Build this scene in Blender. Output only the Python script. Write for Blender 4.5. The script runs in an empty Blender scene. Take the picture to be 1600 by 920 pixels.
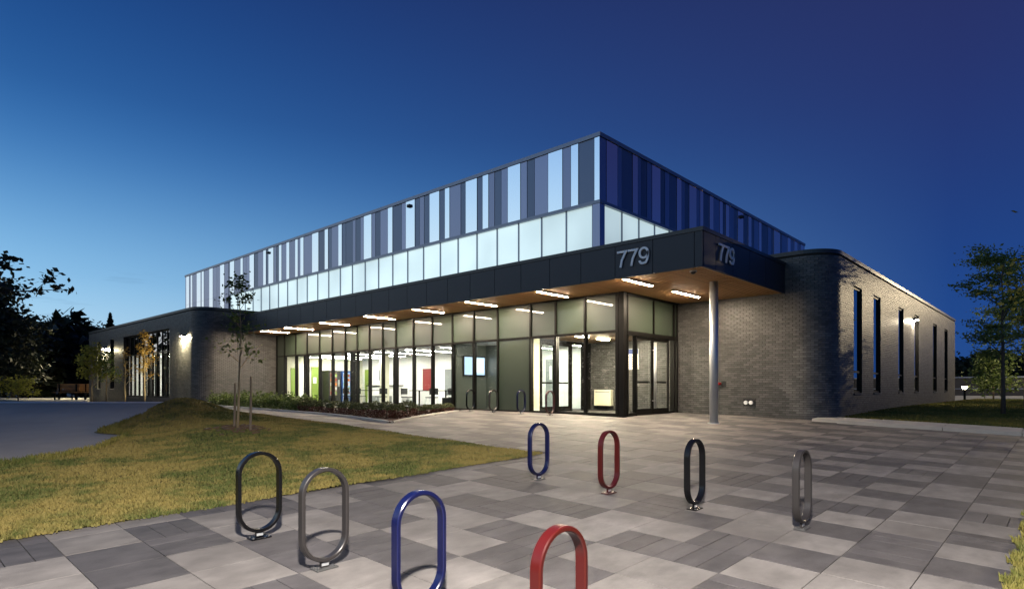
import bpy, bmesh, math, random
import numpy as np
from mathutils import Vector, Matrix
random.seed(7); rng = np.random.default_rng(7)
S = bpy.context.scene
C = S.collection
rad = math.radians
YAW = 0.7460

# ------------------------------------------------------------------ camera
cd = bpy.data.cameras.new('camera'); cam = bpy.data.objects.new('camera', cd); C.objects.link(cam)
cd.sensor_width = 36.0; cd.lens = 944/1600*36; cd.shift_y = 147/1600
cd.clip_start = 0.05; cd.clip_end = 2000
cam.location = (0, 0, 1.6); cam.rotation_euler = (rad(90), 0, YAW-rad(90))
S.camera = cam

# ------------------------------------------------------------------ dusk sky
w = bpy.data.worlds.new('World'); S.world = w; w.use_nodes = True
nt = w.node_tree; N = nt.nodes; Lk = nt.links; N.clear()
def nd(tree, typ, **kw):
    n = tree.nodes.new(typ)
    for k, v in kw.items(): setattr(n, k, v)
    return n
def mth(tree, op, a, b=None, c=None, clamp=False):
    n = tree.nodes.new('ShaderNodeMath'); n.operation = op; n.use_clamp = clamp
    for i, v in enumerate((a, b, c)):
        if v is None: continue
        if isinstance(v, (int, float)): n.inputs[i].default_value = v
        else: tree.links.new(v, n.inputs[i])
    return n.outputs[0]
def ramp(tree, fac, stops, interp='EASE'):
    r = tree.nodes.new('ShaderNodeValToRGB'); cr = r.color_ramp; cr.interpolation = interp
    while len(cr.elements) > 1: cr.elements.remove(cr.elements[-1])
    cr.elements[0].position = stops[0][0]; cr.elements[0].color = (*stops[0][1], 1)
    for p, c in stops[1:]:
        e = cr.elements.new(p); e.color = (*c, 1)
    tree.links.new(fac, r.inputs[0]); return r.outputs[0]
def mixc(tree, fac, a, b, blend='MIX'):
    m = tree.nodes.new('ShaderNodeMix'); m.data_type = 'RGBA'; m.blend_type = blend
    for s, v in ((m.inputs[0], fac), (m.inputs[6], a), (m.inputs[7], b)):
        if isinstance(v, (int, float)): s.default_value = v
        elif isinstance(v, tuple): s.default_value = (*v, 1) if len(v) == 3 else v
        else: tree.links.new(v, s)
    return m.outputs[2]
tc = nd(nt, 'ShaderNodeTexCoord'); sp = nd(nt, 'ShaderNodeSeparateXYZ'); Lk.new(tc.outputs['Generated'], sp.inputs[0])
el = mth(nt, 'MAXIMUM', sp.outputs[2], 0.0)
hl = mth(nt, 'SQRT', mth(nt, 'MAXIMUM', mth(nt, 'SUBTRACT', 1.0, mth(nt, 'MULTIPLY', sp.outputs[2], sp.outputs[2])), 1e-4))
GA = rad(135)
dotg = mth(nt, 'DIVIDE', mth(nt, 'ADD', mth(nt, 'MULTIPLY', sp.outputs[0], math.cos(GA)), mth(nt, 'MULTIPLY', sp.outputs[1], math.sin(GA))), hl)
tm = mth(nt, 'MULTIPLY_ADD', dotg, 1/1.25, 0.62/1.25, clamp=True)      # dark east -> left edge of the view
tb_ = mth(nt, 'MULTIPLY_ADD', dotg, 1/0.40, -0.60/0.40, clamp=True)
tb = mth(nt, 'MULTIPLY', mth(nt, 'MULTIPLY', tb_, tb_), mth(nt, 'MULTIPLY_ADD', tb_, -2.0, 3.0))         # towards the afterglow
rd = ramp(nt, el, [(0, (.020, .075, .27)), (.10, (.014, .066, .27)), (.25, (.016, .048, .205)), (.40, (.020, .034, .148)), (.56, (.022, .029, .115)), (1, (.008, .012, .06))], 'B_SPLINE')
rm = ramp(nt, el, [(0, (.60, .80, .90)), (.07, (.46, .71, .90)), (.15, (.26, .56, .86)), (.27, (.066, .24, .56)), (.38, (.019, .105, .34)), (.54, (.009, .046, .20)), (1, (.006, .015, .08))], 'B_SPLINE')
rb = ramp(nt, el, [(0, (1.0, .86, .72)), (.08, (.95, .95, .97)), (.20, (.72, .92, 1.0)), (.34, (.40, .66, .98)), (.5, (.10, .26, .62)), (1, (.008, .02, .1))], 'B_SPLINE')
skyc = mixc(nt, tb, mixc(nt, tm, rd, rm), rb)
# thin dark evening cloud streaks low over the western horizon
mp = nd(nt, 'ShaderNodeMapping'); mp.inputs['Scale'].default_value = (3.0, 3.0, 26.0); Lk.new(tc.outputs['Generated'], mp.inputs[0])
cn = nd(nt, 'ShaderNodeTexNoise'); cn.inputs['Scale'].default_value = 2.2; cn.inputs['Detail'].default_value = 5; Lk.new(mp.outputs[0], cn.inputs['Vector'])
cm = mth(nt, 'MULTIPLY_ADD', cn.outputs[0], 7.0, -4.25, clamp=True)
band = mth(nt, 'MULTIPLY', mth(nt, 'MULTIPLY_ADD', el, 22.0, -1.6, clamp=True), mth(nt, 'MULTIPLY_ADD', el, -16.0, 2.9, clamp=True))
cm = mth(nt, 'MULTIPLY', mth(nt, 'MULTIPLY', cm, band), mth(nt, 'MULTIPLY', tm, 0.75))
skyc = mixc(nt, cm, skyc, (.12, .22, .36))
bg = nd(nt, 'ShaderNodeBackground'); bg.inputs[1].default_value = 1.0; Lk.new(skyc, bg.inputs[0])
wo = nd(nt, 'ShaderNodeOutputWorld'); Lk.new(bg.outputs[0], wo.inputs[0])

# ------------------------------------------------------------------ exposure, sampling
S.view_settings.view_transform = 'Standard'; S.view_settings.look = 'None'
S.view_settings.exposure = 0.0; S.view_settings.gamma = 1.0; S.view_settings.use_curve_mapping = False
S.render.engine = 'CYCLES'
cy = S.cycles
cy.use_denoising = True
try: cy.denoiser = 'OPENIMAGEDENOISE'
except Exception: pass
cy.max_bounces = 7; cy.diffuse_bounces = 3; cy.glossy_bounces = 4; cy.transmission_bounces = 4; cy.transparent_max_bounces = 14
cy.caustics_reflective = False; cy.caustics_refractive = False; cy.sample_clamp_indirect = 5.0; cy.blur_glossy = 0.5
cy.use_light_tree = True

CANOPY_E, ROOM_E, LAMP_W, LAMP2_W, WALL_E = 620.0, 26.0, 9000.0, 2900.0, 8000.0

# ------------------------------------------------------------------ helpers
class MB:
    def __init__(s): s.v = []; s.f = []
    def add(s, vs, fs):
        o = len(s.v); s.v += [tuple(v) for v in vs]; s.f += [tuple(i+o for i in f) for f in fs]; return s
    def box(s, x0, x1, y0, y1, z0, z1):
        if x0 > x1: x0, x1 = x1, x0
        if y0 > y1: y0, y1 = y1, y0
        return s.add([(x0,y0,z0),(x1,y0,z0),(x1,y1,z0),(x0,y1,z0),(x0,y0,z1),(x1,y0,z1),(x1,y1,z1),(x0,y1,z1)],
                     [(0,3,2,1),(4,5,6,7),(0,1,5,4),(1,2,6,5),(2,3,7,6),(3,0,4,7)])
    def obox(s, c, ax, ay, az, hx, hy, hz):
        c = Vector(c); ax = Vector(ax).normalized()*hx; ay = Vector(ay).normalized()*hy; az = Vector(az).normalized()*hz
        p = [c+ax*i+ay*j+az*k for k in (-1,1) for i,j in ((-1,-1),(1,-1),(1,1),(-1,1))]
        return s.add(p, [(0,3,2,1),(4,5,6,7),(0,1,5,4),(1,2,6,5),(2,3,7,6),(3,0,4,7)])
    def tube(s, pts, rs, n=8, cap=True):
        pts = [Vector(p) for p in pts]
        if isinstance(rs, (int, float)): rs = [rs]*len(pts)
        o = len(s.v); prev = None
        for i, p in enumerate(pts):
            t = (pts[min(i+1, len(pts)-1)]-pts[max(i-1, 0)]).normalized()
            if prev is None:
                u = t.cross(Vector((0,0,1)))
                if u.length < .1: u = t.cross(Vector((1,0,0)))
            else: u = prev - t*prev.dot(t)
            u.normalize(); prev = u; v = t.cross(u)
            for k in range(n):
                a = 2*math.pi*k/n; s.v.append(tuple(p+(u*math.cos(a)+v*math.sin(a))*rs[i]))
        for i in range(len(pts)-1):
            for k in range(n):
                a = o+i*n+k; b = o+i*n+(k+1)%n; s.f.append((a, b, b+n, a+n))
        if cap:
            s.f.append(tuple(o+k for k in reversed(range(n)))); e = o+(len(pts)-1)*n; s.f.append(tuple(e+k for k in range(n)))
        return s
    def prism(s, poly, z0, z1):
        n = len(poly); a = sum(poly[i][0]*poly[(i+1)%n][1]-poly[(i+1)%n][0]*poly[i][1] for i in range(n))
        if a < 0: poly = poly[::-1]
        return s.add([(x,y,z0) for x,y in poly]+[(x,y,z1) for x,y in poly],
              [tuple(reversed(range(n))), tuple(range(n,2*n))]+[(i,(i+1)%n,n+(i+1)%n,n+i) for i in range(n)])
    def build(s, name, m, parent=None, smooth=False, world=True):
        off = wl(parent) if (parent is not None and world) else Vector((0,0,0))
        me = bpy.data.meshes.new(name); me.from_pydata([(x-off.x, y-off.y, z-off.z) for x,y,z in s.v], [], s.f)
        if smooth: me.polygons.foreach_set('use_smooth', [True]*len(me.polygons))
        me.materials.append(m); me.update()
        return link(name, me, parent)
def link(name, me, parent=None):
    o = bpy.data.objects.new(name, me); C.objects.link(o)
    if parent is not None: o.parent = parent
    return o
def wl(o):
    v = Vector((0,0,0))
    while o is not None: v += o.location; o = o.parent
    return v
def tag(o, label=None, cat=None, group=None, kind=None):
    if label: o['label'] = label
    if cat: o['category'] = cat
    if group: o['group'] = group
    if kind: o['kind'] = kind
    return o
def empty(name, loc, label=None, cat=None, group=None):
    o = bpy.data.objects.new(name, None); C.objects.link(o); o.location = loc; o.empty_display_size = .2
    return tag(o, label, cat, group)
def fastmesh(name, V, F, m, parent=None, kind=None, mats=None, midx=None, smooth=False):
    V = np.asarray(V, np.float32); F = np.asarray(F, np.int32)
    off = wl(parent) if parent is not None else Vector((0,0,0)); V = V-np.array(off, np.float32)
    me = bpy.data.meshes.new(name); k = F.shape[1]
    me.vertices.add(len(V)); me.vertices.foreach_set('co', V.ravel())
    me.loops.add(F.size); me.loops.foreach_set('vertex_index', F.ravel())
    me.polygons.add(len(F)); me.polygons.foreach_set('loop_start', np.arange(0, F.size, k, dtype=np.int32))
    try: me.polygons.foreach_set('loop_total', np.full(len(F), k, np.int32))
    except Exception: pass
    for mm in (mats or [m]): me.materials.append(mm)
    if midx is not None: me.polygons.foreach_set('material_index', np.asarray(midx, np.int32))
    me.polygons.foreach_set('use_smooth', np.full(len(F), smooth, bool))
    me.update(calc_edges=True); me.validate()
    o = link(name, me, parent)
    if kind: o['kind'] = kind
    return o
def gz(x, y):
    p = .0247*x+.037*y; k = .05
    return -k*np.log(np.exp(-p/k)+np.exp(-.80/k))
def G(x, y): return float(gz(x, y))

# ------------------------------------------------------------------ materials
def mat(name, col, rough=.6, metal=0., spec=.5, coat=0., coatr=.03, var=0., vscale=4., stretch=(1,1,1), obj=0., isl=0., bump=0., bscale=60., dark=None, emis=0., hue=None):
    m = bpy.data.materials.new(name); m.use_nodes = True; t = m.node_tree; b = t.nodes['Principled BSDF']
    b.inputs['Roughness'].default_value = rough; b.inputs['Metallic'].default_value = metal
    b.inputs['Specular IOR Level'].default_value = spec; b.inputs['Coat Weight'].default_value = coat; b.inputs['Coat Roughness'].default_value = coatr
    col = tuple(col); src = None
    if var or obj or isl or bump:
        geo = nd(t, 'ShaderNodeNewGeometry'); mpn = nd(t, 'ShaderNodeMapping'); mpn.inputs['Scale'].default_value = stretch
        t.links.new(geo.outputs['Position'], mpn.inputs[0])
    if var or obj or isl:
        f = None
        if var:
            n = nd(t, 'ShaderNodeTexNoise'); n.inputs['Scale'].default_value = vscale; n.inputs['Detail'].default_value = 6; n.inputs['Roughness'].default_value = .62
            t.links.new(mpn.outputs[0], n.inputs['Vector'])
            f = mth(t, 'MULTIPLY_ADD', n.outputs[0], 2*var, 1-var)
        if obj:
            oi = nd(t, 'ShaderNodeObjectInfo'); g = mth(t, 'MULTIPLY_ADD', oi.outputs['Random'], 2*obj, 1-obj); f = g if f is None else mth(t, 'MULTIPLY', f, g)
        if isl:
            g = mth(t, 'MULTIPLY_ADD', geo.outputs['Random Per Island'], 2*isl, 1-isl); f = g if f is None else mth(t, 'MULTIPLY', f, g)
        mc = nd(t, 'ShaderNodeVectorMath', operation='SCALE'); mc.inputs[0].default_value = col; t.links.new(f, mc.inputs['Scale'])
        src = mc.outputs[0]
        if dark:
            n2 = nd(t, 'ShaderNodeTexNoise'); n2.inputs['Scale'].default_value = dark[1]; n2.inputs['Detail'].default_value = 5; t.links.new(geo.outputs['Position'], n2.inputs['Vector'])
            src = mixc(t, mth(t, 'MULTIPLY_ADD', n2.outputs[0], dark[2], dark[3], clamp=True), src, dark[0])
        t.links.new(src, b.inputs['Base Color'])
    else: b.inputs['Base Color'].default_value = (*col, 1)
    if bump:
        n3 = nd(t, 'ShaderNodeTexNoise'); n3.inputs['Scale'].default_value = bscale; n3.inputs['Detail'].default_value = 4; t.links.new(geo.outputs['Position'], n3.inputs['Vector'])
        bp = nd(t, 'ShaderNodeBump'); bp.inputs['Strength'].default_value = bump; bp.inputs['Distance'].default_value = .01
        t.links.new(n3.outputs[0], bp.inputs['Height']); t.links.new(bp.outputs[0], b.inputs['Normal'])
    if emis:
        b.inputs['Emission Color'].default_value = (*col, 1); b.inputs['Emission Strength'].default_value = emis
    return m
def emit(name, col, s):
    m = bpy.data.materials.new(name); m.use_nodes = True; t = m.node_tree; t.nodes.clear()
    e = nd(t, 'ShaderNodeEmission'); e.inputs[0].default_value = (*col, 1); e.inputs[1].default_value = s
    o = nd(t, 'ShaderNodeOutputMaterial'); t.links.new(e.outputs[0], o.inputs[0]); return m
def glass(name, tint=(.93,.96,.94), ior=1.5, extra=0.0):
    m = bpy.data.materials.new(name); m.use_nodes = True; t = m.node_tree; t.nodes.clear()
    tr = nd(t, 'ShaderNodeBsdfTransparent'); tr.inputs[0].default_value = (*tint, 1)
    gl = nd(t, 'ShaderNodeBsdfGlossy'); gl.inputs['Roughness'].default_value = 0.0; gl.inputs[0].default_value = (1,1,1,1)
    lw = nd(t, 'ShaderNodeLayerWeight'); lw.inputs[0].default_value = .5; f0 = ((ior-1)/(ior+1))**2
    fac = mth(t, 'ADD', mth(t, 'MULTIPLY_ADD', mth(t, 'POWER', lw.outputs['Facing'], 5.0), 1-f0, f0), extra, clamp=True)
    mx = nd(t, 'ShaderNodeMixShader'); t.links.new(fac, mx.inputs[0]); t.links.new(tr.outputs[0], mx.inputs[1]); t.links.new(gl.outputs[0], mx.inputs[2])
    o = nd(t, 'ShaderNodeOutputMaterial'); t.links.new(mx.outputs[0], o.inputs[0]); return m
M = {}
M['pav_l'] = mat('paver_light', (.136,.126,.120), .72, var=.70, vscale=3.0, stretch=(1.0,1.7,1), obj=.13, isl=.13, bump=.25, bscale=90, dark=((.088,.080,.076),1.5,3.4,-1.6))
M['pav_d'] = mat('paver_dark', (.053,.049,.051), .66, var=.80, vscale=3.2, stretch=(1.0,1.9,1), obj=.16, isl=.16, bump=.25, bscale=90, dark=((.082,.076,.075),1.6,4.0,-2.3))
M['sand'] = mat('joint_sand', (.035,.031,.028), .95, var=.3, vscale=30)
M['conc'] = mat('concrete', (.40,.38,.345), .85, var=.16, vscale=3, bump=.2, bscale=50)
M['ramp'] = mat('skate_concrete', (.25,.215,.175), .6, var=.22, vscale=1.6, bump=.08, bscale=25, dark=((.18,.155,.13),.6,3.0,-1.4))
M['soil'] = mat('soil', (.075,.045,.025), .95, var=.5, vscale=14, bump=.8, bscale=30)
M['mulch'] = mat('mulch', (.085,.04,.026), .95, var=.5, vscale=25, bump=1, bscale=50)
M['asph'] = mat('asphalt', (.055,.05,.048), .9, var=.2, vscale=8)
M['mortar'] = mat('mortar', (.020,.019,.018), .9, var=.2, vscale=10)
M['brick'] = mat('dark_glazed_brick', (.088,.087,.085), .46, spec=.5, var=.22, vscale=9, obj=.34, isl=.34, bump=.18, bscale=70)
M['coping'] = mat('dark_metal_coping', (.030,.032,.036), .35, metal=.3)
M['fascia'] = mat('anthracite_metal', (.026,.029,.038), .45, metal=.3, var=.08, vscale=1.2)
M['trim'] = mat('slate_metal_trim', (.24,.26,.32), .4, metal=.5)
M['clad_l'] = mat('silver_mirror_panel', (.86,.90,.95), .10, metal=1.0)
M['clad_m'] = mat('slate_blue_panel', (.27,.29,.40), .34, metal=.78, obj=.10)
M['clad_d'] = mat('dark_slate_panel', (.14,.17,.24), .36, metal=.65, obj=.12)
M['clad_v'] = mat('lilac_metal_panel', (.95,.66,.66), .16, metal=1.0, obj=.08)
M['clad_k'] = mat('navy_black_panel', (.022,.027,.042), .40, metal=.5, obj=.12)
M['soff'] = mat('timber_soffit_slat', (.46,.25,.095), .6, var=.16, vscale=3, stretch=(.6,12,1), obj=.10)
M['soffgap'] = mat('soffit_gap', (.05,.03,.016), .8)
M['steel'] = mat('galvanised_steel', (.60,.62,.63), .48, metal=.7, var=.10, vscale=6, stretch=(6,6,.6))
M['frame'] = mat('dark_bronze_aluminium', (.0045,.004,.0034), .45, spec=.15)
M['spand'] = mat('grey_green_spandrel', (.023,.036,.022), .55, coat=1.0, coatr=.015, var=.10, vscale=1.5)
M['glass'] = glass('clear_glass')
M['dglass'] = glass('dim_window_glass', (.30,.34,.38), 1.6, .30)
M['white'] = mat('white_paint', (.80,.80,.78), .6)
M['cream'] = mat('cream_paint', (.62,.60,.46), .6)
M['grey'] = mat('grey_paint', (.23,.25,.25), .55, coat=.4)
M['ggreen'] = mat('grey_green_wall', (.16,.175,.15), .5, coat=.6)
M['lime'] = mat('lime_green_paint', (.21,.31,.045), .5)
M['ceil'] = mat('ceiling_white', (.62,.62,.60), .8)
M['tan'] = mat('tan_ceiling', (.30,.20,.12), .6)
M['floor'] = mat('polished_floor', (.42,.43,.45), .22, var=.08, vscale=2)
M['tile'] = mat('vestibule_mat_floor', (.30,.25,.18), .7, var=.15, vscale=6)
M['num'] = mat('brushed_numeral', (.82,.83,.85), .35)
M['black'] = mat('black_plastic', (.012,.012,.013), .4)
M['lamp'] = emit('warm_white_tube', (1.0,.80,.58), CANOPY_E)
M['room'] = emit('room_light', (1.0,.93,.82), ROOM_E*6)
M['vest'] = emit('vestibule_light', (1.0,.84,.62), ROOM_E*60)
M['pack'] = emit('wall_pack_lens', (1.0,.86,.52), WALL_E)
M['signred'] = mat('red_board', (.26,.02,.02), .5)
M['wood'] = mat('bench_wood', (.30,.14,.04), .55, var=.25, vscale=4, stretch=(1,1,14), obj=.15)
M['bark'] = mat('bark', (.085,.062,.045), .9, var=.3, vscale=12, bump=.6, bscale=40)
M['barkl'] = mat('pale_bark', (.22,.17,.10), .85, var=.25, vscale=14)
M['stake'] = mat('stake_wood', (.13,.10,.07), .85, var=.2, vscale=12)
def leafmat(name, c1, c2, tr=.35):
    m = bpy.data.materials.new(name); m.use_nodes = True; t = m.node_tree; b = t.nodes['Principled BSDF']
    geo = nd(t, 'ShaderNodeNewGeometry'); src = mixc(t, geo.outputs['Random Per Island'], c1, c2); t.links.new(src, b.inputs['Base Color'])
    b.inputs['Roughness'].default_value = .55; b.inputs['Specular IOR Level'].default_value = .3
    tl = nd(t, 'ShaderNodeBsdfTranslucent'); t.links.new(src, tl.inputs[0]); mx = nd(t, 'ShaderNodeMixShader'); mx.inputs[0].default_value = tr
    t.links.new(b.outputs[0], mx.inputs[1]); t.links.new(tl.outputs[0], mx.inputs[2]); t.links.new(mx.outputs[0], t.nodes['Material Output'].inputs[0]); return m
M['leaf'] = leafmat('green_leaf', (.055,.090,.020), (.12,.155,.045))
M['leafy'] = leafmat('yellow_green_leaf', (.16,.18,.03), (.30,.29,.06), .55)
M['leafl'] = leafmat('locust_leaf', (.10,.155,.04), (.18,.24,.08), .5)
M['leafo'] = leafmat('amber_leaf', (.20,.12,.02), (.34,.22,.05), .5)
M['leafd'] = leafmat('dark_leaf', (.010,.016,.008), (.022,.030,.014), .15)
M['box'] = leafmat('boxwood_leaf', (.040,.055,.016), (.085,.095,.030), .2)
M['barb'] = leafmat('barberry_leaf', (.060,.018,.014), (.10,.045,.024), .2)
def grassmat(name, isblade, dry=(.185,.148,.044), lush=(.050,.072,.017)):
    m = bpy.data.materials.new(name); m.use_nodes = True; t = m.node_tree; b = t.nodes['Principled BSDF']; geo = nd(t, 'ShaderNodeNewGeometry')
    n = nd(t, 'ShaderNodeTexNoise'); n.inputs['Scale'].default_value = .62; n.inputs['Detail'].default_value = 5; n.inputs['Roughness'].default_value = .62; t.links.new(geo.outputs['Position'], n.inputs['Vector'])
    nb = nd(t, 'ShaderNodeTexNoise'); nb.inputs['Scale'].default_value = 2.6; nb.inputs['Detail'].default_value = 4; t.links.new(geo.outputs['Position'], nb.inputs['Vector'])
    f = mth(t, 'ADD', mth(t, 'MULTIPLY_ADD', n.outputs[0], 6.2, -4.2), mth(t, 'MULTIPLY', nb.outputs[0], 3.1), clamp=True)
    c = mixc(t, f, dry, lush)
    if isblade:
        c = mixc(t, mth(t, 'MULTIPLY', geo.outputs['Random Per Island'], .40), c, (.20,.16,.065))
    else:
        n2 = nd(t, 'ShaderNodeTexNoise'); n2.inputs['Scale'].default_value = 30; n2.inputs['Detail'].default_value = 4; t.links.new(geo.outputs['Position'], n2.inputs['Vector'])
        c = mixc(t, mth(t, 'MULTIPLY_ADD', n2.outputs[0], 2.0, -.6, clamp=True), c, (.05,.042,.014))
    t.links.new(c, b.inputs['Base Color']); b.inputs['Roughness'].default_value = .8; b.inputs['Specular IOR Level'].default_value = .15
    return m
M['grassg'] = grassmat('verge_blades', True, (.15,.135,.03), (.06,.085,.018)); M['turfg'] = grassmat('verge_turf', False, (.14,.125,.028), (.06,.085,.018))
M['grass'] = grassmat('lawn_blades', True); M['turf'] = grassmat('lawn_turf', False)

# ------------------------------------------------------------------ ground
def sheet(name, xs, ys, zf, m, kind='structure', keep=None):
    xs = np.asarray(xs); ys = np.asarray(ys); X, Y = np.meshgrid(xs, ys); Z = zf(X, Y)
    V = np.stack([X, Y, Z], -1).reshape(-1, 3); nx = len(xs); F = []
    for j in range(len(ys)-1):
        for i in range(nx-1):
            if keep and not keep((xs[i]+xs[i+1])/2, (ys[j]+ys[j+1])/2): continue
            a = j*nx+i; F.append((a, a+1, a+1+nx, a+nx))
    o = fastmesh(name, V, F, m, kind=kind, smooth=True); return o
far = np.array([-260,-120,-60,-30,-15,-8,-4,-2,0,2,4,6,8,10,12,14,16,18,20,24,28,32,40,50,60,80,120,200,420.])
sheet('ground', far, far, lambda X, Y: gz(X, np.maximum(Y, -20.))-.45, M['asph'])
# plaza bed under the paving
PX0, PY0 = 2.0251*.56, 1.5171*.56; MX, MY = .56, .56*1.0169
xs = np.arange(-5, 19.6, .6); ys = np.arange(-4, 34, .6)
plaza = sheet('plaza', xs, ys, lambda X, Y: gz(X, Y)-.022, M['sand'])
LAWN_Y = PY0+10.02*MY+.28; LAWN_X = 8.12
def is_plaza(x, y):
    if y < .30 and x < 9.2: return False
    if y > LAWN_Y and x < LAWN_X: return False
    if x > 15.5 and y > 9.95: return False
    if x > 19.1: return False
    if y < 5.0 and x > 18.55: return False
    # planting bed
    if y > 12.9 and x > 9.55+(y-13.1)*.125 and (y-14.2) > (x-11.2)*.57: return False
    return y < 33 and x > -3 and y > -3.5
cells = []
for i in range(-9, 34):
    for j in range(-8, 58):
        cx_, cy_ = PX0+(i+.5)*MX, PY0+(j+.5)*MY
        if not is_plaza(cx_, cy_): continue
        dep = .7345*cx_+.6786*cy_
        if dep < 1.2: continue
        rr = .6786*cx_-.7345*cy_
        if abs(rr/dep) > 1.02: continue
        d = ((i+(j-1)//2) % 2 == 1) if j % 2 else ((i+j) % 4 in (0, 1))
        cells.append((dep, i, j, d))
cells.sort()
def paver_slab(mb, x0, x1, y0, y1, top=.0):
    g = .0032; x0 += g; x1 -= g; y0 += g; y1 -= g; b = .0016; v = []
    for (a0, a1, b0, b1, dz) in ((x0,x1,y0,y1,-.03),(x0,x1,y0,y1,top-.0012),(x0+b,x1-b,y0+b,y1-b,top)):
        for (x, y) in ((a0,b0),(a1,b0),(a1,b1),(a0,b1)): v.append((x, y, G(x, y)+dz))
    f = [(8,9,10,11)]
    for k in (0, 4): f += [(k+a, k+(a+1)%4, k+4+(a+1)%4, k+4+a) for a in range(4)]
    mb.add(v, f)
near = 0; restL, restD = MB(), MB()
for dep, i, j, d in cells:
    x0 = PX0+i*MX; y0 = PY0+j*MY; x1 = x0+MX; y1 = y0+MY; pieces = []
    h = (i*73856093 ^ j*19349663) & 0xffff; tri = d and (h % 100) < 46
    if tri:
        for k in range(3): pieces.append((x0+k*MX/3, x0+(k+1)*MX/3, y0, y1) if h % 3 else (x0, x1, y0+k*MY/3, y0+(k+1)*MY/3))
    else: pieces.append((x0, x1, y0, y1))
    for p in pieces:
        if p[2] < LAWN_Y < p[3] and p[0] < LAWN_X: p = (p[0], p[1], p[2], LAWN_Y)
        t_ = random.uniform(-.0015, .0015)
        if near < 300:
            mb = MB(); paver_slab(mb, *p, t_); mb.build('paver', M['pav_d'] if d else M['pav_l'], plaza); near += 1
        else: paver_slab(restD if d else restL, *p, t_)
o = restL.build('paving_light', M['pav_l'], plaza); tag(o, 'distant light grey pavers of the plaza', kind='stuff')
o = restD.build('paving_dark', M['pav_d'], plaza); tag(o, 'distant dark grey pavers of the plaza', kind='stuff')

# lawn with the berm at the end of the skate ramp
CF = np.array([.7345, .6786]); CR = np.array([.6786, -.7345])
def lawnz(X, Y):
    X = np.asarray(X, float); Y = np.asarray(Y, float)
    z = gz(X, Y)+.015
    d = X*CF[0]+Y*CF[1]; r = X*CR[0]+Y*CR[1]
    z = z+.58*np.exp(-(((r+8.50)/np.where(r < -8.5, .78, 1.1))**2+((d-15.6)/1.6)**2))+.16*np.exp(-(((r+6.2)/1.6)**2+((d-13.2)/1.6)**2))
    return z+.012*np.sin(X*2.1+Y*1.3)*np.cos(Y*1.7-X*.6)
def rampz(X, Y):
    X = np.asarray(X, float); Y = np.asarray(Y, float); d = X*CF[0]+Y*CF[1]; b0 = gz(X, Y)-.008
    s_ = np.clip((d-13.0)/4.2, 0, 1); q = (1-np.sqrt(1-(s_*.97)**2))/(1-math.sqrt(1-.97**2)); return b0+(1.2-b0)*q
def edge_d(X, Y):
    d = X*CF[0]+Y*CF[1]; r = X*CR[0]+Y*CR[1]; t = r/np.maximum(d, .1)
    return d, t, np.interp(t, [-1.2,-.847,-.742,-.69,-.65,-.62,-.60,-.58], [8.6,9.05,9.8,10.6,11.7,13.2,15.0,60.])
def sheetz(X, Y):          # the turf dips under the ramp beyond its edge
    d, t, e = edge_d(np.asarray(X, float), np.asarray(Y, float)); return lawnz(X, Y)-.065*np.clip((d-e+.05)/.45, 0, 1)
def ramp_edge(X, Y, m=.045):   # True on the lawn side of the skate ramp
    d, t, e = edge_d(X, Y)
    return (d < e) | ((sheetz(X, Y) > rampz(X, Y)+m) & (t > -.78) & (d < 18.5))
def is_lawn(x, y): return y > LAWN_Y-.02 and x < LAWN_X+.02 and x > -5 and y < 33 and bool(ramp_edge(x, y))
lawn = sheet('lawn', np.arange(-5.04, LAWN_X+.05, .08), np.concatenate([[LAWN_Y-.01], np.arange(LAWN_Y+.05, 25, .08)]), sheetz, M['turf'], keep=lambda x, y: ramp_edge(x, y, -.06))
lawn_r = sheet('lawn', np.concatenate([np.arange(20.0, 46.5, .7), [50., 58.]]), np.concatenate([np.arange(-22, 5.2, .9), [5.2]]), lambda X, Y: gz(X, Y)+.06, M['turfg'])
lawn_c = sheet('lawn', np.arange(-3, 9.4, .3), np.arange(-6.0, .36, .3), lambda X, Y: gz(X, Y)+.02, M['turfg'])
def blades(name, X, Y, zf, hscale, label, m='grass'):
    n = len(X); d = np.hypot(X, Y); Z = zf(X, Y)
    a = rng.uniform(0, 2*np.pi, n); wd = (.004+.0011*d)*rng.uniform(.7, 1.3, n); h = hscale*rng.uniform(.5, 1.25, n)
    lx = rng.normal(0, .35, n)*h; ly = rng.normal(0, .35, n)*h
    V = np.empty((n, 3, 3), np.float32)
    V[:,0] = np.stack([X-np.cos(a)*wd, Y-np.sin(a)*wd, Z-.005], -1); V[:,1] = np.stack([X+np.cos(a)*wd, Y+np.sin(a)*wd, Z-.005], -1)
    V[:,2] = np.stack([X+lx, Y+ly, Z+h], -1)
    o = fastmesh(name, V.reshape(-1,3), np.arange(3*n).reshape(-1,3), M[m]); return tag(o, label, 'grass', kind='stuff')
def scatter(n, dmin, dmax, tmin, tmax, ok, pw=1.0):
    d = dmin+(dmax-dmin)*rng.uniform(0, 1, n)**pw; r = d*rng.uniform(tmin, tmax, n)
    X = CF[0]*d+CR[0]*r; Y = CF[1]*d+CR[1]*r; k = ok(X, Y); return X[k], Y[k]
okl = lambda X, Y: (Y > LAWN_Y) & (X < LAWN_X) & ramp_edge(X, Y, .01)
X, Y = scatter(330000, 4.4, 22, -.95, .08, okl, 1.25)
ed = rng.uniform(-.5, LAWN_X, 3500); X = np.concatenate([X, ed]); Y = np.concatenate([Y, LAWN_Y+rng.normal(0, .032, 3500)])
blades('lawn_grass', X, Y, sheetz, .030, 'patchy yellow and green lawn grass beside the pavers')
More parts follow.
